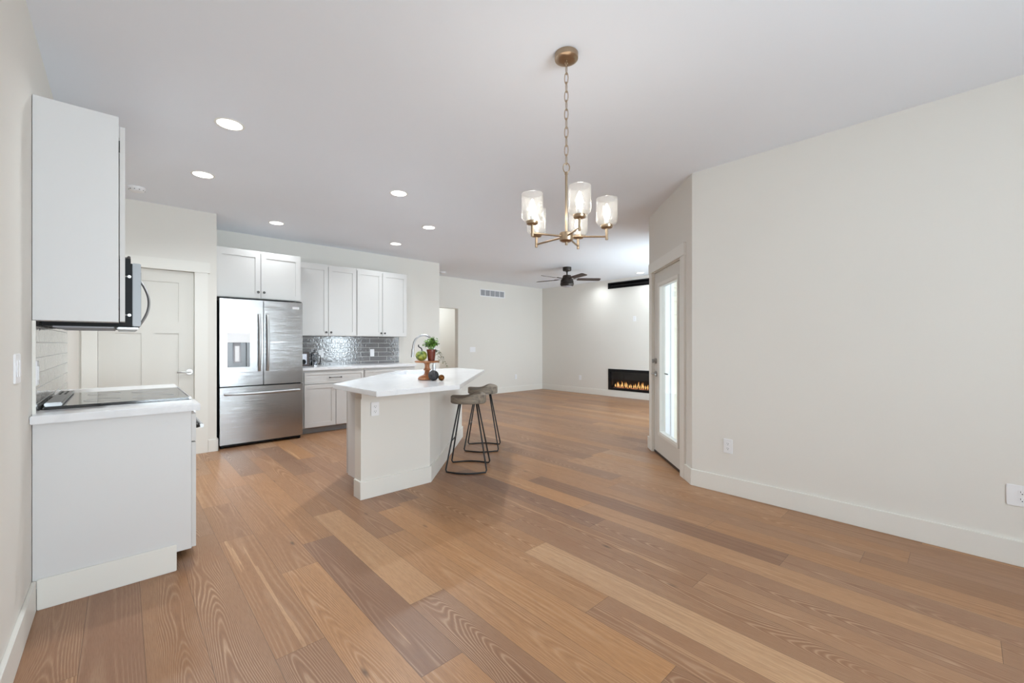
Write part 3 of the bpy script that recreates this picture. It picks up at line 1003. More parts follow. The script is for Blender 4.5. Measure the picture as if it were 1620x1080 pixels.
# base cabinets under the back counter
cabinet('base_cabinet', 'white base cabinet with drawer next to the refrigerator', (1.782, FY + 0.02, 0), 0, 0.865, YK - FY - 0.025, 0.874, toe=0.085,
        doors=[(0.030, 0.447, 0.095, 0.680, 0.421, 0.620), (0.455, 0.855, 0.095, 0.680, 0.481, 0.620)],
        drawers=[(0.030, 0.855, 0.690, 0.845, 0.360, 0.520)], group='base cabinets along the back wall')
cabinet('base_cabinet', 'white base cabinet with drawer farther from the refrigerator', (2.650, FY + 0.02, 0), 0, 0.852, YK - FY - 0.025, 0.874, toe=0.085,
        doors=[(0.010, 0.415, 0.095, 0.680, 0.389, 0.620), (0.423, 0.842, 0.095, 0.680, 0.449, 0.620)],
        drawers=[(0.010, 0.842, 0.690, 0.845, 0.346, 0.506)], group='base cabinets along the back wall')
m = MB(); m.box(1.778, 3.505, 6.058, YK - 0.012, 0.876, 0.914, 0.003)
tag(m.build('countertop', M['quartz']), 'white countertop along the back kitchen wall', 'countertop')
m = MB(); m.box(1.778, 3.528, YK - 0.011, YK - 0.001, 0.914, UZ)
tag(m.build('backsplash', M['tile']), 'glossy grey tile backsplash behind the back counter', 'backsplash')

# ------------------------------------------------------------------ outlets and switches
def outlet(label, loc, rotz, wdt=0.072, hgt=0.118, gangs=1, kind='duplex', group=None, cat='outlet', name='outlet'):
    """plate on a wall; local -y faces the room."""
    t = thing(name, label, cat, loc, rotz, group)
    m = MB(); m.box(-wdt / 2, wdt / 2, -0.006, 0, -hgt / 2, hgt / 2, 0.0025)
    m.build('plate', M['plate'], t)
    for g in range(gangs):
        cx = (g - (gangs - 1) / 2) * 0.046
        if kind == 'duplex':
            for cz in (0.02, -0.02):
                m = MB()
                m.lathe([(0.0165, 0), (0.0165, 0.0025)], seg=24)
                for v in m.bm.verts:
                    v.co = Vector((cx + v.co.x, -0.006 - v.co.z, cz + v.co.y * 0.86))
                rc = m.build('receptacle', M['plate'], t)
                s_ = MB()
                s_.box(cx - 0.0075, cx - 0.0052, -0.0090, -0.008, cz - 0.001, cz + 0.008)
                s_.box(cx + 0.0052, cx + 0.0075, -0.0090, -0.008, cz, cz + 0.008)
                s_.cyl((cx, -0.0085, cz - 0.0075), 0.0028, 0.001, 'Y', 10)
                s_.build('socket_slots', M['slot'], rc)
        elif kind == 'rocker':
            m = MB(); m.box(cx - 0.0165, cx + 0.0165, -0.009, -0.005, -0.033, 0.033, 0.0015)
            m.build('rocker', M['plate'], t)
        elif kind == 'display':
            m = MB(); m.box(cx - 0.03, cx + 0.03, -0.009, -0.005, -0.018, 0.02, 0.001)
            m.build('display', M['greyvent'], t)
    return t
RX = -PI / 2   # plate facing -x
outlet('white duplex outlet on the right wall beside the glass door', (XR, 1.338, 0.394), RX)
outlet('white double-wide outlet plate at the right picture edge', (XR, -0.215, 0.392), RX, 0.118, 0.118, 1)
outlet('white outlet on the end of the island', (1.511, 3.271, 0.711), 0, 0.07, 0.108)
outlet('white outlet on grey tile beside the coffee press', (2.230, YK - 0.011, 1.090), 0, 0.072, 0.118)
outlet('white outlet on grey tile under the second wall cabinet', (3.040, YK - 0.011, 1.090), 0, 0.072, 0.118, kind='rocker')
outlet('white outlet on the fireplace wall near the room corner', (XF, 6.596, 0.386), RX, 0.075, 0.12)
outlet('small white outlet high above the fireplace', (XF, 5.065, 1.80), RX, 0.075, 0.12)
outlet('white outlet low on the far living room wall', (7.459, YL, 0.385), 0, 0.075, 0.12)
outlet('wide white switch plate beside the hall opening', (6.06, YL, 1.10), 0, 0.165, 0.118, 3, 'rocker', cat='switch', name='light_switch')
outlet('white light switch on the left wall before the range', (XL, 2.56, 1.145), PI / 2, 0.118, 0.118, 2, 'rocker', cat='switch', name='light_switch')
outlet('white outlet on the light tile behind the range counter', (XL + 0.011, 2.985, 1.105), PI / 2, 0.072, 0.118, 1, 'rocker')

# ------------------------------------------------------------------ refrigerator
def fridge():
    X0, X1, Yf = 0.838, 1.742, 5.93
    wd = X1 - X0
    t = thing('refrigerator', 'stainless steel french door refrigerator with bottom freezer drawer', 'refrigerator', (X0, Yf, 0))
    m = MB(); m.box(0.004, wd - 0.004, 0.066, 0.735, 0.05, 1.765, 0.004)
    m.build('body', M['darkside'], t)
    # doors: left one has the dispenser recess
    zt, zs = 1.775, 0.735
    xm = 0.452
    dh = (0.074, 0.306, 0.960, 1.255)
    m = MB(); m.holed(0.0, xm - 0.004, 0.0, 0.060, zs, zt, [dh]); 
    dl = m.build('door', M['steel'], t)
    m = MB()
    m.box(dh[0], dh[1], 0.050, 0.058, dh[2], dh[3])
    m.box(dh[0] - 0.001, dh[0] + 0.018, 0.004, 0.056, dh[2], dh[3]); m.box(dh[1] - 0.030, dh[1] + 0.001, 0.010, 0.056, dh[2], dh[3])
    m.box(dh[0], dh[1], 0.002, 0.056, dh[2] - 0.003, dh[2] + 0.008)
    m.build('dispenser_recess', M['recess'], dl)
    m = MB(); m.box(dh[0], dh[1], -0.004, 0.03, dh[3], dh[3] + 0.115, 0.003)
    m.build('control_panel', M['plate'], dl)
    m = MB(); m.box(dh[0] + 0.066, dh[0] + 0.142, 0.030, 0.050, 1.010, dh[3] - 0.005, 0.006)
    m.build('dispenser_paddle', M['greyvent'], dl)
    m = MB(); m.box(dh[0] + 0.078, dh[0] + 0.130, 0.026, 0.031, 1.025, 1.215, 0.004)
    m.build('paddle_face', M['plate'], dl)
    m = MB(); m.holed(xm + 0.004, wd, 0.0, 0.060, zs, zt, [])
    dr = m.build('door', M['steel'], t)
    m = MB(); m.box(0.782, 0.862, -0.003, 0.0, 1.690, 1.717, 0.001)
    bd = m.build('badge', M['plate'], dr)
    m = MB()
    rb = random.Random(4)
    for i in range(10):
        xx = 0.789 + i * 0.0067
        m.box(xx, xx + 0.0042, -0.0036, -0.003, 1.700, 1.7085)
    m.build('badge_lettering', M['greyvent'], bd)
    m = MB(); m.holed(0.0, wd, 0.0, 0.060, 0.045, zs - 0.015, [])
    dz = m.build('freezer_drawer', M['steel'], t)
    for par, xx in ((dl, xm - 0.048), (dr, xm + 0.042)):
        pts = []
        for i in range(21):
            f = i / 20
            z = 0.905 + 0.70 * f
            y = -0.018 - 0.042 * math.sin(PI * f) ** 0.7
            pts.append((xx, y, z))
        m = MB(); m.tube(pts, 0.012, 14, flat=((1, 0, 0), 0.0145, 0.009))
        for z in (0.93, 1.58):
            m.box(xx - 0.009, xx + 0.009, -0.03, 0.0, z - 0.02, z + 0.02, 0.003)
        m.build('door_handle', M['steelplain'], par, smooth=True)
    pts = []
    for i in range(25):
        f = i / 24
        pts.append((0.046 + 0.822 * f, -0.018 - 0.045 * math.sin(PI * f) ** 0.7, 0.640))
    m = MB(); m.tube(pts, 0.012, 14, flat=((0, 0, 1), 0.0155, 0.009))
    for x in (0.075, 0.838):
        m.box(x - 0.02, x + 0.02, -0.03, 0.0, 0.631, 0.649, 0.003)
    m.build('drawer_handle', M['steelplain'], dz, smooth=True)
    m = MB(); m.box(0.02, wd - 0.02, 0.035, 0.07, 0.018, 0.05)
    m.build('base_grille', M['black'], t)
    for x in (0.03, wd - 0.03):
        m = MB(); m.cyl((x, 0.055, 0.0165), 0.02, 0.033, seg=16)
        m.build('foot', M['black'], t)
    for x in (0.03, wd - 0.03):
        m = MB(); m.box(x - 0.03, x + 0.03, 0.03, 0.16, 1.766, 1.79, 0.004)
        m.build('hinge_cover', M['darkside'], t)
fridge()

# ------------------------------------------------------------------ range wall
YC0 = 2.95
m = MB(); m.box(XL + 0.001, XL + 0.010, 2.958, 4.55, 0.912, 1.40)
bs = m.build('backsplash', M['tile'])
tag(bs, 'glossy tile backsplash on the left wall behind the range', 'backsplash')
m = MB(); m.box(XL + 0.001, XL + 0.013, 2.951, 2.958, 0.912, 1.352)
m.build('edge_trim', M['trim'], bs)
# base cabinet near the camera (front faces +x)
RW = PI / 2
cx0 = 0.286
t = thing('base_cabinet', 'narrow white base cabinet with plain end panel before the range', 'cabinet', (cx0, YC0, 0), RW)
m = MB(); m.box(0.0, 0.166, 0.0, cx0 - XL - 0.002, 0.098, 0.874, 0.0015, 1); m.build('body', M['cabside'], t)
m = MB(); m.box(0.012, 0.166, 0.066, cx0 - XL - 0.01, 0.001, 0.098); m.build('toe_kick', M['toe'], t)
m = MB(); m.box(-0.013, 0.0, 0.066, cx0 - XL - 0.017, 0.0, BH, 0.003); m.build('baseboard', M['trim'], t)
m = MB(); shaker(m, 0.004, 0.162, 0.104, 0.690, -0.021, 0.04); m.build('door', M['cab'], t)
m = MB(); shaker(m, 0.004, 0.162, 0.698, 0.850, -0.021, 0.034); dd = m.build('drawer', M['cab'], t)
# half round cup pull
m = MB()
n_ = 14
for i in range(n_ + 1):
    pass
pts = [(0.083 + 0.036 * math.cos(a), -0.021, 0.775) for a in (0, PI)]
bmv = m.bm
rows = []
for j in range(7):
    ph = (PI / 2) * j / 6
    row = []
    for i in range(n_ + 1):
        th_ = PI * i / n_
        row.append(bmv.verts.new((0.083 + 0.038 * math.cos(th_), -0.021 - 0.028 * math.sin(th_) * math.cos(ph), 0.762 + 0.030 * math.sin(ph) * math.sin(th_))))
    rows.append(row)
for j in range(6):
    for i in range(n_):
        bmv.faces.new((rows[j][i], rows[j][i + 1], rows[j + 1][i + 1], rows[j + 1][i]))
bmesh.ops.solidify(bmv, geom=bmv.faces[:], thickness=0.003)
m.build('cup_pull', M['knob'], dd, smooth='all')
m = MB(); m.box(XL + 0.002, 0.318, 2.872, 3.116, 0.876, 0.914, 0.003)
tag(m.build('countertop', M['quartz']), 'short white countertop piece before the range', 'countertop')
t = cabinet('base_cabinet', 'white base cabinet on the far side of the range', (cx0, 3.886, 0), RW, 0.485, cx0 - XL - 0.002, 0.874, toe=0.085,
            doors=[(0.006, 0.479, 0.095, 0.680, 0.04, 0.620)], drawers=[(0.006, 0.479, 0.690, 0.850, 0.17, 0.31)])
m = MB(); m.box(XL + 0.002, 0.318, 3.884, 4.40, 0.876, 0.914, 0.003)
tag(m.build('countertop', M['quartz']), 'short white countertop piece beyond the range', 'countertop')

def kitchen_range():
    t = thing('range', 'slide-in range with black glass cooktop between white counters', 'range', (0, 3.5, 0))
    a, b_ = -0.378, 0.378
    m = MB(); m.box(XL + 0.012, 0.305, a + 0.002, b_ - 0.002, 0.03, 0.900, 0.003); m.build('body', M['steelplain'], t)
    m = MB(); m.box(XL + 0.020, 0.292, a - 0.002, b_ + 0.002, 0.9155, 0.928, 0.003); ck = m.build('cooktop', M['cooktop'], t)
    m = MB(); m.box(XL + 0.0125, 0.30, a + 0.004, b_ - 0.004, 0.9, 0.9155); m.build('cooktop_base', M['black'], t)
    # burner zone outline
    for yy in (-0.19, 0.19):
        for xx, rr in ((-0.08, 0.075), (0.14, 0.095)):
            m = MB(); m.tube([(xx + rr * math.cos(2 * PI * i / 40), yy + rr * math.sin(2 * PI * i / 40), 0.9282) for i in range(40)], 0.0007, 4, closed=True)
            m.build('burner_ring', M['greyvent'], ck)
    m = MB(); m.box(0.288, 0.303, a, b_, 0.915, 0.930, 0.004); m.build('front_trim', M['steelplain'], t)
    m = MB(); m.box(XL + 0.022, XL + 0.085, a + 0.01, b_ - 0.01, 0.928, 0.946, 0.004); rv = m.build('rear_vent', M['steelplain'], t)
    m = MB()
    for k in range(2):
        for yy in (0.15, 0.27):
            m.box(XL + 0.036 + 0.022 * k, XL + 0.046 + 0.022 * k, yy - 0.05, yy + 0.04, 0.9455, 0.9468)
    m.build('vent_slots', M['black'], rv)
    m = MB(); m.box(0.306, 0.322, a + 0.004, b_ - 0.004, 0.80, 0.905, 0.004); cp = m.build('control_panel', M['steelplain'], t)
    for k in range(5):
        m = MB(); m.cyl((0.332, -0.28 + 0.14 * k, 0.852), 0.021, 0.022, 'X', 20); m.build('knob', M['steelplain'], cp, smooth=True)
    m = MB(); m.box(0.306, 0.322, a + 0.004, b_ - 0.004, 0.21, 0.792, 0.004); od = m.build('oven_door', M['steelplain'], t)
    m = MB(); m.box(0.320, 0.324, a + 0.1, b_ - 0.1, 0.33, 0.66); m.build('oven_window', M['black'], od)
    m = MB(); m.tube([(0.356, a + 0.04, 0.745), (0.356, b_ - 0.04, 0.745)], 0.012, 14)
    for yy in (a + 0.07, b_ - 0.07):
        m.tube([(0.320, yy, 0.745), (0.356, yy, 0.745)], 0.009, 10)
    m.build('oven_handle', M['steelplain'], od, smooth=True)
    m = MB(); m.box(0.306, 0.322, a + 0.004, b_ - 0.004, 0.055, 0.203, 0.004); m.build('warming_drawer', M['steelplain'], t)
kitchen_range()

# wall cabinets over the range wall
uz = 1.354
t = thing('wall_cabinet', 'narrow white wall cabinet end nearest the camera', 'cabinet', (-0.012, YC0, uz), RW)
m = MB(); m.box(0.0, 0.164, 0.0, -0.012 - XL - 0.002, 0.0, 1.050, 0.0015, 1); m.build('body', M['cabside'], t)
m = MB(); shaker(m, 0.004, 0.160, 0.004, 1.004, -0.024, 0.045); dd = m.build('door', M['cab'], t)
for z in (0.09, 0.90):
    m = MB(); m.box(0.001, 0.006, -0.004, 0.0, z - 0.03, z + 0.03); m.build('hinge', M['black'], t)
t = cabinet('wall_cabinet', 'white two-door wall cabinet above the microwave', (-0.012, 3.120, 1.712), RW, 0.760, -0.012 - XL - 0.002, 0.692,
            doors=[(0.004, 0.377, 0.006, 0.646, 0.345, 0.05), (0.383, 0.756, 0.006, 0.646, 0.415, 0.05)])
t = cabinet('wall_cabinet', 'white wall cabinet beyond the microwave', (-0.012, 3.886, uz), RW, 0.485, -0.012 - XL - 0.002, 1.050,
            doors=[(0.004, 0.481, 0.004, 1.004, 0.04, 0.05)]) 

def microwave():
    t = thing('microwave', 'stainless over-the-range microwave with black sides and curved handle', 'microwave', (0, 3.5, 1.335))
    a, b_ = -0.376, 0.376
    m = MB(); m.box(XL + 0.014, 0.036, a, b_, 0.0, 0.368, 0.003); bd = m.build('body', M['black'], t)
    m = MB(); m.box(XL + 0.05, -0.03, a + 0.02, b_ - 0.02, -0.008, 0.0, 0.002); ub = m.build('underside_panel', M['greyvent'], t)
    m = MB(); m.box(-0.02, 0.07, a + 0.02, b_ - 0.02, -0.012, -0.001, 0.004); m.build('grease_filter', M['steelplain'], t)
    m = MB(); m.box(0.036, 0.043, a + 0.006, b_ - 0.006, 0.006, 0.350); m.build('door_gasket', M['black'], t)
    m = MB(); m.box(0.043, 0.078, a, b_, 0.004, 0.352, 0.003); dr = m.build('door', M['mwdoor'], t)
    m = MB(); m.box(0.077, 0.080, a + 0.05, b_ - 0.22, 0.05, 0.31); m.build('door_window', M['black'], dr)
    m = MB(); m.box(0.077, 0.080, b_ - 0.12, b_ - 0.012, 0.03, 0.33); m.build('control_panel', M['black'], dr)
    pts = []
    for i in range(21):
        f = i / 20
        pts.append((0.080 + 0.052 * math.sin(PI * f) ** 0.85, b_ - 0.185, 0.025 + 0.305 * f))
    m = MB(); m.tube(pts, 0.01, 12, flat=((0, 1, 0), 0.013, 0.0075)); m.build('door_handle', M['steelplain'], dr, smooth=True)
    m = MB(); m.box(0.008, 0.036, a + 0.02, b_ - 0.02, 0.368, 0.378); m.build('top_vent', M['black'], t)
    for z in (0.065, 0.276):
        m = MB(); m.tube([(0.012, a - 0.002, z), (0.030, a - 0.002, z)], 0.0035, 8); m.cyl((0.03, a - 0.003, z), 0.008, 0.006, 'Y', 12)
        m.build('side_screw', M['nickel'], t, smooth=True)
microwave()

# ------------------------------------------------------------------ island
A = (1.400, 3.275); B = (2.030, 3.275); C = (3.325, 4.570); D = (3.325, 4.685)
isl = thing('kitchen_island', 'white angled kitchen island with paneled sides and tall base', 'island', (2.2, 4.0, 0))
ox, oy = 2.2, 4.0
def rel(poly):
    return [(x - ox, y - oy) for x, y in poly]
g = 0.118
wallpoly = [A, B, C, D, (3.325 - g, 4.685), (3.325 - g, 4.570 + g * 0.414 - 0.0), (2.030 - g * 0.414, 3.275 + g), (1.400, 3.275 + g)]
m = MB(); m.prism(rel(wallpoly), 0.0, 0.875); m.build('panel_wall', M['wall'], isl)
cb = [(1.452, 3.275 + g + 0.001), (2.030 - g * 0.414 - 0.002, 3.275 + g + 0.001), (3.325 - g - 0.002, 4.570 + g * 0.414 + 0.002), (3.325 - g - 0.002, 4.66), (2.432, 4.66), (1.452, 3.68)]
m = MB(); m.prism(rel(cb), 0.098, 0.874, 0.0); cab_o = m.build('cabinet_body', M['cabside'], isl)
cbk = [(1.50, 3.40), (1.98, 3.40), (3.19, 4.61), (2.50, 4.61), (1.50, 3.61)]
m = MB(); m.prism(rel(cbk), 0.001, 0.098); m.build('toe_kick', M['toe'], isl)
# doors and a false front on the kitchen side (45 degrees)
for i in range(3):
    m = MB(); shaker(m, -0.222, 0.222, 0.105, 0.86, -0.011, 0.058, 0.02)
    s_ = 0.245 + 0.46 * i
    px, py = 1.452 + s_ * S2, 3.68 + s_ * S2
    d_ = m.build('door', M['cab'], isl, (px - ox - 0.008, py - oy + 0.008, 0), PI + PI / 4)
    knob(d_, 0.19 if i % 2 else -0.19, -0.011, 0.80)
def strip(poly, off, z0, z1, name, mat):
    """band following an open polyline on its right-hand side."""
    n = len(poly)
    nr = []
    for i in range(n - 1):
        d_ = (Vector(poly[i + 1]) - Vector(poly[i])).normalized()
        nr.append(Vector((d_.y, -d_.x)))
    outp = []
    for i in range(n):
        if i == 0:
            v = nr[0] * off
        elif i == n - 1:
            v = nr[-1] * off
        else:
            bsv = (nr[i - 1] + nr[i]).normalized()
            v = bsv * (off / bsv.dot(nr[i]))
        outp.append(tuple(Vector(poly[i]) + v))
    m = MB()
    m.prism(rel(poly)[::1] + rel(outp)[::-1], z0, z1, 0.002)
    return m.build(name, mat, isl)
strip([(1.400, 3.275 + g), A, B, C, D], 0.015, 0.0, BH, 'baseboard', M['trim'])
# corner boards of the end post
m = MB(); m.box(1.396 - ox, 1.400 - ox, 3.275 - oy, 3.275 + g - oy, BH, 0.80); m.build('post_board', M['trim'], isl)
# countertop with sink cut out
slab = [(1.285, 2.757), (1.985, 2.757), (3.345, 4.117), (3.345, 4.705), (2.46, 4.705), (1.262, 3.507)]
def uv2xy(u, v):   # u along the island's long axis, v towards the kitchen side
    return ((u - v) * S2, (u + v) * S2)
SKu0, SKu1, SKv0, SKv1 = 4.42, 5.08, 1.130, 1.480
m = MB(); m.prism(rel(slab), 0.876, 0.914, 0.003)
slab_o = m.build('countertop', M['quartz'], None, (ox, oy, 0))
tag(slab_o, 'large angled white quartz top of the kitchen island', 'countertop')
def cut_sink(o, grow, zlo):
    m = MB(); m.prism(rel([uv2xy(SKu0 - grow, SKv0 - grow), uv2xy(SKu1 + grow, SKv0 - grow), uv2xy(SKu1 + grow, SKv1 + grow), uv2xy(SKu0 - grow, SKv1 + grow)]), zlo, 1.1)
    cut = m.build('cutter', M['quartz'], None, (ox, oy, 0))
    mod = o.modifiers.new('cut', 'BOOLEAN'); mod.operation = 'DIFFERENCE'; mod.object = cut; mod.solver = 'EXACT'
    bpy.context.view_layer.update()
    me2 = bpy.data.meshes.new_from_object(o.evaluated_get(bpy.context.evaluated_depsgraph_get()))
    o.modifiers.clear()
    nm = o.data.name
    o.data = me2
    me2.name = nm
    bpy.data.objects.remove(cut)
cut_sink(slab_o, 0.0, 0.7)
cut_sink(cab_o, 0.016, 0.64)
sk = thing('sink', 'white undermount sink set in the island top', 'sink', (ox, oy, 0))
m = MB()
def ring(u0, u1, v0, v1, z):
    return [m.bm.verts.new((uv2xy(u, v)[0] - ox, uv2xy(u, v)[1] - oy, z)) for u, v in ((u0, v0), (u1, v0), (u1, v1), (u0, v1))]
rs = [ring(SKu0 - .013, SKu1 + .013, SKv0 - .013, SKv1 + .013, 0.8755), ring(SKu0 + .003, SKu1 - .003, SKv0 + .003, SKv1 - .003, 0.8755),
      ring(SKu0 + .010, SKu1 - .010, SKv0 + .010, SKv1 - .010, 0.68), ring(SKu0 + .030, SKu1 - .030, SKv0 + .030, SKv1 - .030, 0.662)]
ro = [ring(SKu0 - .013, SKu1 + .013, SKv0 - .013, SKv1 + .013, 0.650)]
for a_, b_ in list(zip(rs[:-1], rs[1:])) + [(ro[0], rs[0])]:
    for i in range(4):
        m.bm.faces.new((a_[i], a_[(i + 1) % 4], b_[(i + 1) % 4], b_[i]))
m.bm.faces.new(rs[-1])
m.bm.faces.new(list(reversed(ro[0])))
m.build('basin', M['sinkwhite'], sk)
m = MB(); cu = uv2xy((SKu0 + SKu1) / 2, (SKv0 + SKv1) / 2)
m.cyl((cu[0] - ox, cu[1] - oy, 0.6632), 0.04, 0.002, seg=24); m.build('drain', M['chrome'], sk)

# faucet: spout arches from the bar side over the sink
fu = uv2xy(4.78, 1.075)
fc = thing('faucet', 'tall brushed gooseneck faucet behind the cake stand', 'faucet', (fu[0], fu[1], 0.914), PI / 4)
m = MB(); m.cyl((0, 0, 0.004), 0.028, 0.008, seg=24); m.cyl((0, 0, 0.045), 0.021, 0.085, seg=24); m.build('base', M['chrome'], fc, smooth=True)
pts = [(0, 0, 0.08), (0, 0, 0.2)]
for i in range(0, 13):
    a = PI * i / 12 * 0.97
    pts.append((0, 0.118 - 0.118 * math.cos(a), 0.30 + 0.125 * math.sin(a)))
pts.append((0, 0.243, 0.26))
m = MB(); m.tube(pts, 0.0125, 16); m.build('spout', M['chrome'], fc, smooth=True)
m = MB(); m.tube([(0, 0.243, 0.265), (0, 0.247, 0.185)], 0.0165, 16); m.cyl((0, 0.247, 0.180), 0.0175, 0.012, seg=16); m.build('spray_head', M['chrome'], fc, smooth=True)
m = MB(); m.tube([(0.02, 0, 0.06), (0.05, 0, 0.065)], 0.012, 12); m.tube([(0.045, 0, 0.065), (0.06, -0.02, 0.13)], 0.006, 10); m.build('handle', M['chrome'], fc, smooth=True)

# ------------------------------------------------------------------ things on the island
SX, SY, ZT = 2.045, 3.345, 0.914
cs = thing('cake_stand', 'turned wooden pedestal stand holding gourd and plant', 'cake stand', (SX, SY, ZT))
m = MB(); m.lathe([(0.070, 0), (0.082, 0.004), (0.083, 0.013), (0.074, 0.026), (0.045, 0.040), (0.034, 0.046)], seg=40); m.build('foot', M['standwood'], cs, smooth=True)
m = MB(); m.lathe([(0.034, 0.046), (0.027, 0.052), (0.023, 0.066), (0.023, 0.080), (0.028, 0.087), (0.0345, 0.091), (0.0345, 0.096), (0.026, 0.101), (0.022, 0.115), (0.024, 0.140), (0.036, 0.154)], seg=32); m.build('stem', M['standwood'], cs, smooth=True)
m = MB(); m.lathe([(0.06, 0.154), (0.108, 0.158), (0.111, 0.162), (0.111, 0.170), (0.107, 0.172), (0.05, 0.171)], seg=48); m.build('plate', M['standwood'], cs, smooth=True)
# camera-right direction at the stand, used only to place things left/right of each other
rx, ry = 0.733, -0.680
fx, fy = 0.680, 0.733
GZ = ZT + 0.1725
gd = thing('gourd', 'green and yellow ribbed gourd with dark curled stem on the stand', 'gourd', (SX - 0.050 * rx - 0.012 * fx, SY - 0.050 * ry - 0.012 * fy, GZ))
m = MB()
prof = []
for i in range(15):
    a = -PI / 2 + PI * i / 14
    prof.append((max(0.006, 0.052 * math.cos(a) ** 0.85 if math.cos(a) > 0 else 0.006), 0.046 + 0.046 * math.sin(a)))
m.lathe(prof, seg=60, fn=lambda a, z: 1 - 0.07 * abs(math.sin(a * 5)) ** 0.5 * 0 - 0.05 * (1 - abs(math.sin(a * 5))) ** 2)
m.build('body', M['gourd'], gd, smooth='all')
m = MB()
spts = [(0.004, 0, 0.086), (0.004, 0, 0.102), (-0.002, 0.0, 0.115), (-0.016, 0.002, 0.122), (-0.026, 0.004, 0.130), (-0.028, 0.004, 0.140), (-0.022, 0.004, 0.145)]
m.tube([(x * rx, x * ry, z) for x, y, z in spts], 0.0055, 10); m.build('stem', M['stem'], gd, smooth=True)

PX, PY = SX + 0.036 * rx + 0.012 * fx, SY + 0.036 * ry + 0.012 * fy
pp = thing('potted_plant', 'leafy green plant in a dark red clay pot on the stand', 'plant', (PX, PY, GZ))
m = MB(); m.lathe([(0.026, 0), (0.030, 0.002), (0.040, 0.085), (0.043, 0.086), (0.0435, 0.104), (0.039, 0.104), (0.037, 0.088), (0.01, 0.087)], seg=32); m.build('pot', M['terracotta'], pp, smooth=True)
m = MB(); m.cyl((0, 0, 0.093), 0.037, 0.004, seg=24); m.build('soil', M['soil'], pp)
def leaf(m, base, d, up, L, Wd):
    d = Vector(d).normalized(); up = Vector(up)
    sdv = d.cross(up).normalized(); nn = sdv.cross(d).normalized()
    b0 = Vector(base)
    P = [(0, 0), (0.25, .75), (0.6, 1.0), (0.85, .6), (1.0, 0)]
    Lf, Rt, Md = [], [], []
    for t_, w__ in P:
        cpt = b0 + d * L * t_ - nn * (L * 0.25 * t_ * t_)
        Md.append(m.bm.verts.new(cpt))
        if 0 < w__:
            Lf.append(m.bm.verts.new(cpt + sdv * Wd * w__ + nn * Wd * 0.3)); Rt.append(m.bm.verts.new(cpt - sdv * Wd * w__ + nn * Wd * 0.3))
        else:
            Lf.append(Md[-1]); Rt.append(Md[-1])
    for i in range(len(P) - 1):
        for S_ in (Lf, Rt):
            q = []
            for vv in (Md[i], Md[i + 1], S_[i + 1], S_[i]):
                if vv not in q:
                    q.append(vv)
            if len(q) >= 3:
                m.bm.faces.new(q)
rl = random.Random(5)
m = MB(); ms = MB()
for i in range(46):
    a = rl.uniform(0, 2 * PI); sp_ = rl.uniform(0.1, 1.0) ** 0.6
    tip = Vector((math.cos(a) * 0.070 * sp_, math.sin(a) * 0.070 * sp_, 0.13 + 0.088 * rl.uniform(0.2, 1) * (1.15 - 0.5 * sp_)))
    b0 = Vector((math.cos(a) * 0.012, math.sin(a) * 0.012, 0.093))
    mid = (b0 + tip) / 2 + Vector((0, 0, 0.012))
    ms.tube([b0, mid, tip], 0.0012, 5)
    for k in range(7):
        f = 0.45 + 0.55 * k / 6
        p = b0.lerp(mid, f * 2) if f < 0.5 else mid.lerp(tip, f * 2 - 1)
        aa = rl.uniform(0, 2 * PI)
        leaf(m, p, (math.cos(aa), math.sin(aa), rl.uniform(-0.2, 0.8)), (0, 0, 1), rl.uniform(0.016, 0.026), rl.uniform(0.009, 0.0145))
m.build('foliage', M['leaf'], pp, smooth='all')
ms.build('stems', M['leaf'], pp)
m = MB(); ms = MB()
for q in range(3):
    vp = []
    for i in range(12):
        f = i / 11
        out_ = 0.036 + (0.105 - 0.03 * q) * f ** 0.8
        dep = 0.012 - 0.045 * q * f
        vp.append((out_ * rx + dep * fx, out_ * ry + dep * fy, 0.098 + 0.012 * math.sin(f * 5) - (0.10 + 0.045 * (q == 0)) * f ** 1.25))
    ms.tube(vp, 0.0006, 5)
    for i in range(2, 12):
        for k in range(2):
            aa = rl.uniform(0, 2 * PI)
            leaf(m, vp[i], (math.cos(aa), math.sin(aa), rl.uniform(-0.8, 0.5)), (0, 0, 1), rl.uniform(0.014, 0.022), rl.uniform(0.005, 0.009))
m.build('trailing_leaves', M['vineleaf'], pp, smooth='all')
ms.build('trailing_stems', M['stem'], pp)

m = MB(); m.sphere((0, 0, 0.0465), 0.0465, seg=40)
o = m.build('decorative_ball', M['darkball'], None, (SX + 0.078 * rx - 0.108 * fx, SY + 0.078 * ry - 0.108 * fy, ZT), smooth='all')
tag(o, 'dark charcoal textured ball against the wooden stand foot', 'ball')
m = MB(); m.sphere((0, 0, 0.0275), 0.0275, seg=32)
o = m.build('decorative_ball', M['bronzeball'], None, (SX + 0.150 * rx - 0.12 * fx, SY + 0.150 * ry - 0.12 * fy, ZT), smooth='all')
tag(o, 'small shiny bronze ball beside the dark ball', 'ball')

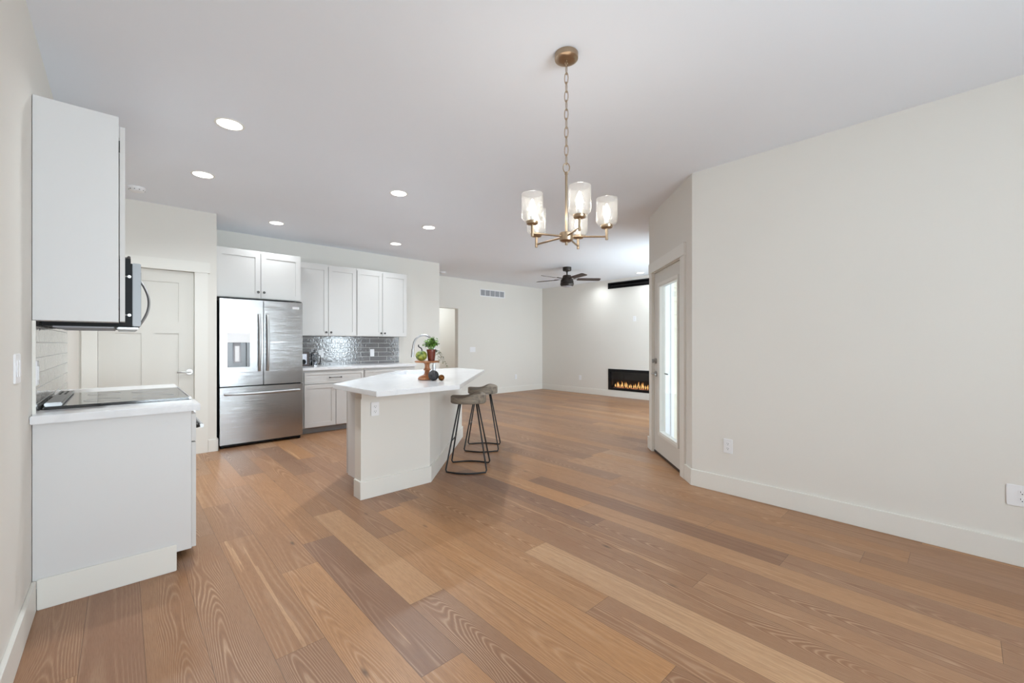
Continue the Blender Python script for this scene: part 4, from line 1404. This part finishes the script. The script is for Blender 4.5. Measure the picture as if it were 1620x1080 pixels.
# ------------------------------------------------------------------ back counter props
pf = thing('picture_frame', 'dark framed picture leaning on the tile beside the refrigerator', 'picture frame', (1.895, 6.52, 0.9145), R(-8))
m = MB(); m.holed(-0.105, 0.105, 0, 0.018, 0.0, 0.205, [(-0.078, 0.078, 0.028, 0.178)]); m.build('frame', M['frame'], pf)
m = MB(); m.box(-0.085, 0.085, 0.006, 0.010, 0.02, 0.185); pr = m.build('print', M['photo'], pf)
m = MB(); m.sphere((0.035, 0.006, 0.062), 0.032, (1, 0.05, 1.15), 20); m.build('dark_shape', M['black'], pr)
m = MB(); m.box(-0.012, 0.012, 0.018, 0.09, 0.0, 0.12); m.build('easel_back', M['black'], pf)
fp = thing('french_press', 'glass coffee press with black lid knob and handle', 'french press', (2.082, 6.53, 0.9145))
m = MB(); m.lathe([(0.046, 0.012), (0.046, 0.175), (0.0435, 0.175), (0.0435, 0.014)], seg=32, close=True); m.build('beaker', M['fglass'], fp, smooth=True)
m = MB(); m.cyl((0, 0, 0.006), 0.050, 0.012, seg=32)
for k in range(4):
    a = PI / 4 + k * PI / 2
    m.tube([(0.049 * math.cos(a), 0.049 * math.sin(a), 0.004), (0.049 * math.cos(a), 0.049 * math.sin(a), 0.165)], 0.003, 8)
m.build('metal_cradle', M['chrome'], fp, smooth=True)
m = MB(); m.cyl((0, 0, 0.158), 0.0485, 0.012, seg=32); m.build('band', M['lidblack'], fp, smooth=True)
m = MB(); m.lathe([(0.049, 0.175), (0.050, 0.182), (0.040, 0.198), (0.015, 0.206), (0.004, 0.208)], seg=32); m.build('lid', M['chrome'], fp, smooth=True)
m = MB(); m.tube([(0, 0, 0.205), (0, 0, 0.225)], 0.003, 8); m.sphere((0, 0, 0.232), 0.011, seg=16); m.build('plunger_knob', M['lidblack'], fp, smooth=True)
m = MB(); m.tube([(0.048, 0, 0.155), (0.075, -0.005, 0.152), (0.084, -0.006, 0.12), (0.082, -0.006, 0.06), (0.072, -0.005, 0.03), (0.049, 0, 0.022)], 0.007, 10); m.build('handle', M['lidblack'], fp, smooth=True)
m = MB(); m.cyl((0, 0, 0.04), 0.043, 0.05, seg=24); m.build('filter_plunger', M['chrome'], fp)

# ------------------------------------------------------------------ bar stools
def make_stool(label):
    t = thing('bar_stool', label, 'bar stool', group='wood and wire bar stools at the island')
    # local x = away from camera along the island, local y = towards the island
    m = MB()
    nr, ns = 8, 40
    def outline(a):
        ca, sa = math.cos(a), math.sin(a)
        k = (abs(ca) ** 2.4 + abs(sa) ** 2.4) ** (-1 / 2.4)
        return 0.150 * k * ca, 0.175 * k * sa
    def top(x, y):
        back = max(0.0, min(1.0, (0.05 - y) / 0.14)); back = back * back * (3 - 2 * back)
        r2 = (x / 0.15) ** 2
        return 0.706 + 0.022 * r2 * (0.3 + 0.7 * back) + 0.030 * back + 0.020 * max(0, (y - 0.06) / 0.115) ** 2
    rings_t = []
    cen = m.bm.verts.new((0, 0, top(0, 0)))
    for j in range(1, nr + 1):
        rr = j / nr * 0.965
        rings_t.append([m.bm.verts.new((outline(2 * PI * i / ns)[0] * rr, outline(2 * PI * i / ns)[1] * rr, top(outline(2 * PI * i / ns)[0] * rr, outline(2 * PI * i / ns)[1] * rr))) for i in range(ns)])
    o1 = [m.bm.verts.new((*outline(2 * PI * i / ns), top(*outline(2 * PI * i / ns)) - 0.007)) for i in range(ns)]
    o2 = [m.bm.verts.new((*outline(2 * PI * i / ns), 0.662)) for i in range(ns)]
    o3 = [m.bm.verts.new((outline(2 * PI * i / ns)[0] * 0.95, outline(2 * PI * i / ns)[1] * 0.95, 0.654)) for i in range(ns)]
    for i in range(ns):
        j = (i + 1) % ns
        m.bm.faces.new((cen, rings_t[0][i], rings_t[0][j]))
        sq = rings_t + [o1, o2, o3]
        for a_, b_ in zip(sq[:-1], sq[1:]):
            m.bm.faces.new((a_[i], b_[i], b_[j], a_[j]))
    m.bm.faces.new(list(reversed(o3)))
    m.build('seat', M['stoolwood'], t, smooth=True)
    # two bent wire loops: each is two legs and one bowed floor rail
    for sgn, nm in ((-1, 'near'), (1, 'far')):
        xt, xb = sgn * 0.055, sgn * 0.165
        def P_(f, side):   # f 0 top .. 1 bottom
            return Vector((xt + (xb - xt) * f, side * (0.085 + 0.115 * f), 0.656 + (0.012 - 0.656) * f))
        pts = [P_(0, 1), P_(0.5, 1), P_(0.93, 1)]
        e1 = P_(1, 1)
        pts += [P_(0.975, 1), Vector((e1.x + sgn * 0.004, e1.y - 0.012, 0.008)), Vector((e1.x + sgn * 0.012, e1.y - 0.04, 0.0075))]
        for i in range(1, 8):
            f = i / 8
            y = (e1.y - 0.04) * (1 - 2 * f)
            pts.append(Vector((e1.x + sgn * (0.012 + 0.042 * math.sin(PI * f)), y, 0.0075)))
        pts += [Vector((e1.x + sgn * 0.012, -e1.y + 0.04, 0.0075)), Vector((e1.x + sgn * 0.004, -e1.y + 0.012, 0.008)), P_(0.975, -1), P_(0.93, -1), P_(0.5, -1), P_(0, -1)]
        m = MB(); m.tube(pts, 0.0078, 10); m.build('wire_leg_loop', M['blackmetal'], t, smooth='all')
    f = 0.56
    y_ = 0.085 + 0.115 * f; x_ = 0.055 + 0.11 * f; z_ = 0.656 - 0.644 * f
    m = MB(); m.tube([(-x_, y_, z_), (-x_ * 0.6, y_ - 0.004, z_ + 0.0), (x_ * 0.6, y_ - 0.004, z_), (x_, y_, z_)], 0.006, 8); m.build('footrest_bar', M['blackmetal'], t, smooth=True)
    m = MB(); m.box(-0.075, 0.075, -0.1, 0.1, 0.648, 0.655); m.build('seat_bracket', M['blackmetal'], t)
    return t
st = make_stool('grey wood bar stool on black wire legs, nearer the camera')
st.location = (2.545, 3.385, 0)
st.rotation_euler = (0, 0, PI / 4)
dup(st, (3.155, 3.915, 0), PI / 4, 'grey wood bar stool on black wire legs, partly behind the other')

# ------------------------------------------------------------------ recessed ceiling lights
def can(label, x, y, k=1.0, first=[None]):
    if first[0] is None:
        t = thing('recessed_light', label, 'ceiling light', (x, y, H), 0, 'round recessed ceiling lights')
        m = MB(); m.lathe([(0.074, -0.0005), (0.088, -0.0005), (0.088, -0.003), (0.082, -0.006), (0.074, -0.004)], seg=40, close=True); m.build('trim_ring', M['trim'], t, smooth=True)
        m = MB(); m.cyl((0, 0, -0.002), 0.0738, 0.003, seg=40); m.build('lens', M['lens'], t)
        first[0] = t
    else:
        t = dup(first[0], (x, y, H), 0, label)
    area_light('recessed_lamp', (x, y, H - 0.009), (0, 0, 0), 0.13, 0.13, CAN_W * k, CAN_COL, 'DISK', 150)
    return t
can('recessed light nearest the camera, above the range front', 0.540, 3.420)
can('recessed light second from the camera, above the range counter end', 0.527, 4.603)
can('recessed light over the near end of the island', 2.026, 3.846, 1.2)
can('recessed light over the far end of the island', 2.907, 4.714, 1.2)
can('recessed light in front of the refrigerator', 1.410, 5.829, 0.36)
can('recessed light in front of the back wall cabinets', 3.021, 5.831, 0.42)
can('recessed light above the long black wall slot', 8.071, 4.700, 0.3)
can('recessed light just under a fan blade tip, near the fireplace wall', 8.071, 5.930, 0.3)

def detector(label, x, y):
    t = thing('smoke_detector', label, 'smoke detector', (x, y, H))
    m = MB(); m.lathe([(0.066, 0), (0.066, -0.012), (0.062, -0.020)], seg=36); m.build('base', M['plate'], t, smooth=True)
    m = MB(); m.lathe([(0.058, -0.020), (0.056, -0.034), (0.045, -0.040), (0.01, -0.042)], seg=36); cvr = m.build('cover', M['plate'], t, smooth=True)
    m = MB()
    for k in range(10):
        a = 2 * PI * k / 10
        m.box(0.0565 * math.cos(a) - 0.004, 0.0565 * math.cos(a) + 0.004, 0.0565 * math.sin(a) - 0.004, 0.0565 * math.sin(a) + 0.004, -0.030, -0.025)
    m.build('vent_slots', M['slot'], cvr)
detector('white smoke detector on the ceiling above the pantry door', 0.105, 5.42)
detector('white smoke detector on the ceiling by the hall', 4.93, 7.45)

# ------------------------------------------------------------------ air vent on the far wall
av = thing('air_vent', 'long white return air grille high on the far wall', 'vent', (6.67, YL, 2.465))
hw, hh = 0.398, 0.088
m = MB(); m.holed(-hw, hw, -0.012, 0, -hh, hh, [(-hw + 0.022 + 0.152 * i, -hw + 0.022 + 0.152 * i + 0.138, -hh + 0.02, hh - 0.02) for i in range(5)]); m.build('frame', M['plate'], av)
m = MB()
for k in range(11):
    z = -hh + 0.026 + 0.0125 * k
    m.box(-hw + 0.02, hw - 0.02, -0.007, -0.003, z, z + 0.005)
m.build('louvers', M['greyvent'], av)
m = MB(); m.box(-hw + 0.01, hw - 0.01, -0.0025, -0.0005, -hh + 0.01, hh - 0.01); m.build('backing', M['toe'], av)

# ------------------------------------------------------------------ fireplace
fpx = thing('fireplace', 'black framed linear fireplace with low flames', 'fireplace', (XF, 5.03, 0.155), 0)
ya, yb = -0.73, 0.73
zt = 0.49
m = MB()
m.holed(ya, yb, -0.012, 0.012, 0.0, zt, [(ya + 0.055, yb - 0.055, 0.052, zt - 0.060)])
m.build('frame', M['black'], fpx, rotz=-PI / 2)
m = MB()
m.box(0.012, 0.155, ya + 0.01, yb - 0.01, 0.004, 0.05)
m.box(0.012, 0.155, ya + 0.01, yb - 0.01, zt - 0.05, zt - 0.004)
m.box(0.145, 0.155, ya + 0.01, yb - 0.01, 0.05, zt - 0.05)
m.box(0.012, 0.155, ya + 0.01, ya + 0.03, 0.05, zt - 0.05); m.box(0.012, 0.155, yb - 0.03, yb - 0.01, 0.05, zt - 0.05)
m.build('firebox', M['darkside'], fpx)
m = MB(); m.box(0.006, 0.009, ya + 0.054, yb - 0.054, 0.051, zt - 0.059); m.build('glass_front', M['fglass'], fpx)
rf = random.Random(9)
m = MB()
for k in range(90):
    yy = rf.uniform(ya + 0.08, yb - 0.08)
    m.sphere((rf.uniform(0.05, 0.12), yy, 0.056 + rf.uniform(0, 0.012)), rf.uniform(0.007, 0.014), (1, 1, 0.8), 8)
o = m.build('ember_bed', M['ember'], fpx); o['kind'] = 'stuff'
for k in range(20):
    yy = 0.585 - 0.052 * k + rf.uniform(-0.012, 0.012)
    hgt = rf.uniform(0.075, 0.17)
    m = MB()
    pr_ = []
    for i in range(9):
        f = i / 8
        pr_.append((max(0.0012, 0.017 * math.sin(PI * (0.12 + 0.88 * f)) ** 1.2 * (1 - 0.25 * f)), hgt * f))
    m.lathe(pr_, seg=12)
    lean = rf.uniform(-0.25, 0.25)
    for v in m.bm.verts:
        v.co.y += lean * v.co.z + 0.004 * math.sin(v.co.z * 70 + k)
    m.build('flame', M['flame'], fpx, (0.085, yy, 0.066), smooth='all')

sl = thing('heat_vent', 'long black recessed slot high above the fireplace', 'vent', (XF, 5.035, 2.53))
m = MB(); m.holed(-0.735, 0.735, -0.010, 0.010, 0.0, 0.142, [(-0.715, 0.715, 0.02, 0.122)]); m.build('frame', M['black'], sl, rotz=-PI / 2)
m = MB()
m.box(0.010, 0.15, -0.73, 0.73, 0.001, 0.018); m.box(0.010, 0.15, -0.73, 0.73, 0.124, 0.141); m.box(0.14, 0.15, -0.73, 0.73, 0.018, 0.124)
m.box(0.01, 0.15, 0.715, 0.733, 0.01, 0.13); m.box(0.01, 0.15, -0.733, -0.715, 0.01, 0.13)
m.build('recess', M['black'], sl)
m = MB(); m.box(0.045, 0.06, -0.715, 0.715, 0.055, 0.085); m.build('deflector_bar', M['darkside'], sl)

# ------------------------------------------------------------------ ceiling fan
FX, FYY = 6.43, 5.34
fan = thing('ceiling_fan', 'dark bronze five-blade ceiling fan in the living room', 'ceiling fan', (FX, FYY, H))
m = MB(); m.lathe([(0.030, -0.082), (0.078, -0.072), (0.084, -0.055), (0.084, 0.0)], seg=36); m.build('canopy', M['bronze'], fan, smooth=True)
m = MB(); m.tube([(0, 0, -0.07), (0, 0, -0.17)], 0.0135, 16); m.cyl((0, 0, -0.085), 0.022, 0.03, seg=20); m.build('downrod', M['bronze'], fan, smooth=True)
m = MB(); m.lathe([(0.03, -0.150), (0.075, -0.160), (0.088, -0.190), (0.092, -0.215), (0.118, -0.245), (0.128, -0.285), (0.128, -0.300), (0.06, -0.302)], seg=40); m.build('motor_housing', M['bronze'], fan, smooth=True)
m = MB(); m.lathe([(0.124, -0.302), (0.131, -0.310), (0.134, -0.335), (0.124, -0.365), (0.105, -0.374), (0.05, -0.374)], seg=40); lk = m.build('light_kit', M['bronze'], fan, smooth=True)
m = MB(); m.lathe([(0.100, -0.374), (0.092, -0.384), (0.06, -0.391), (0.01, -0.393)], seg=36); m.build('lens', M['greyvent'], lk, smooth=True)
yawc = R(42.84)
for k, ang in enumerate((-8, 64, 136, 208, 280)):
    a = -yawc + R(ang + 12)
    m = MB()
    m.prism([(0.20, -0.058), (0.63, -0.066), (0.665, -0.045), (0.668, 0.045), (0.635, 0.062), (0.20, 0.052)], -0.004, 0.004, 0.002)
    rot = Matrix.Rotation(R(-13), 4, 'X')
    bmesh.ops.transform(m.bm, matrix=rot, verts=m.bm.verts)
    bl = m.build('blade', M['blade'], fan, (0, 0, -0.235), a)
    m = MB(); m.tube([(0.085, 0, 0.0), (0.15, 0, 0.006), (0.27, 0, 0.010)], 0.01, 10, flat=((0, 1, 0), 0.022, 0.004)); m.build('blade_iron', M['bronze'], bl, smooth=True)

# ------------------------------------------------------------------ chandelier
CX, CY = 1.690, 1.408
ch = thing('chandelier', 'antique brass five-light chandelier with seeded glass shades', 'chandelier', (CX, CY, H))
m = MB(); m.lathe([(0.020, -0.032), (0.050, -0.031), (0.0595, -0.026), (0.0605, -0.018), (0.0605, 0)], seg=48); m.build('canopy', M['brass'], ch, smooth=True)
m = MB(); m.tube([(0, 0, -0.028), (0, 0, -0.042)], 0.005, 10)
m.tube([(0.010 * math.cos(2 * PI * i / 20), 0, -0.050 + 0.010 * math.sin(2 * PI * i / 20)) for i in range(20)], 0.0022, 8, closed=True); m.build('canopy_loop', M['brass'], ch, smooth=True)
zt_, zb_ = -0.054, -0.568
nl = 11
Lk = (zt_ - zb_) / nl
for k in range(nl):
    zc = zt_ - Lk * (k + 0.5)
    hl = Lk / 2 + 0.0045
    rw = 0.0095
    pts = []
    for i in range(28):
        a = 2 * PI * i / 28
        u_ = rw * math.copysign(abs(math.cos(a)) ** 0.8, math.cos(a)); v_ = hl * math.copysign(abs(math.sin(a)) ** 0.9, math.sin(a))
        an = R(20) + (PI / 2 if k % 2 else 0)
        pts.append((u_ * math.cos(an), u_ * math.sin(an), zc + v_))
    m = MB(); m.tube(pts, 0.0021, 8, closed=True); m.build('chain_link', M['brass'], ch, smooth='all')
an = -yawc
m = MB(); m.tube([(0.0165 * math.cos(2 * PI * i / 32) * math.cos(an), 0.0165 * math.cos(2 * PI * i / 32) * math.sin(an), zb_ - 0.020 + 0.0245 * math.sin(2 * PI * i / 32)) for i in range(32)], 0.0027, 10, closed=True); m.build('ring', M['brass'], ch, smooth='all')
m = MB(); m.lathe([(0.0065, -0.950), (0.0065, -0.624), (0.009, -0.622), (0.009, -0.612), (0.003, -0.608)], seg=20); m.build('stem', M['brass'], ch, smooth=True)
m = MB(); m.lathe([(0.007, -0.988), (0.007, -0.974), (0.022, -0.972), (0.034, -0.966), (0.036, -0.958), (0.036, -0.928), (0.033, -0.925), (0.008, -0.923)], seg=36); m.build('hub', M['brass'], ch, smooth=True)
# the nearest arm points at the camera, turned 10 degrees to the right
fwd_a = math.atan2(0.733, 0.680)
for k in range(5):
    a = fwd_a + PI + R(10) + k * 2 * PI / 5
    ca, sa = math.cos(a), math.sin(a)
    rr = 0.205
    m = MB(); m.tube([(0.03 * ca, 0.03 * sa, -0.945), (rr * ca, rr * sa, -0.952)], 0.005, 12)
    m.tube([(rr * ca, rr * sa, -0.968), (rr * ca, rr * sa, -0.905)], 0.0072, 16)
    arm = m.build('arm', M['brass'], ch, smooth=True)
    m = MB(); m.lathe([(0.010, -0.912), (0.027, -0.908), (0.030, -0.903), (0.030, -0.893), (0.026, -0.893), (0.024, -0.899), (0.006, -0.900)], c=(rr * ca, rr * sa, 0), seg=32); m.build('cup', M['brass'], arm, smooth=True)
    m = MB(); m.cyl((rr * ca, rr * sa, -0.882), 0.0105, 0.034, seg=20); m.build('socket', M['plate'], arm, smooth=True)
    m = MB()
    m.lathe([(0.0545, -0.760), (0.0545, -0.868), (0.051, -0.882), (0.042, -0.891), (0.024, -0.8925), (0.024, -0.8905), (0.041, -0.889), (0.049, -0.881), (0.0522, -0.868), (0.0522, -0.760)], c=(rr * ca, rr * sa, 0), seg=48, close=True)
    m.build('glass_shade', M['seeded'], arm, smooth=True)
    m = MB(); m.lathe([(0.008, -0.868), (0.013, -0.855), (0.0175, -0.836), (0.0165, -0.818), (0.009, -0.796), (0.002, -0.783)], c=(rr * ca, rr * sa, 0), seg=24); m.build('bulb', M['bulb'], arm, smooth='all')
    d = bpy.data.lights.new('chandelier_bulb', 'POINT'); d.energy = BULB_W; d.color = BULB_COL; d.shadow_soft_size = 0.018
    lo = bpy.data.objects.new('chandelier_bulb', d); COL.objects.link(lo)
    lo.location = (CX + rr * ca, CY + rr * sa, H - 0.790)

# hall ceiling lamp (out of sight round the corner)
area_light('hall_lamp', (5.9, 8.8, H - 0.012), (0, 0, 0), 0.3, 0.3, 14, CAN_COL, 'DISK')
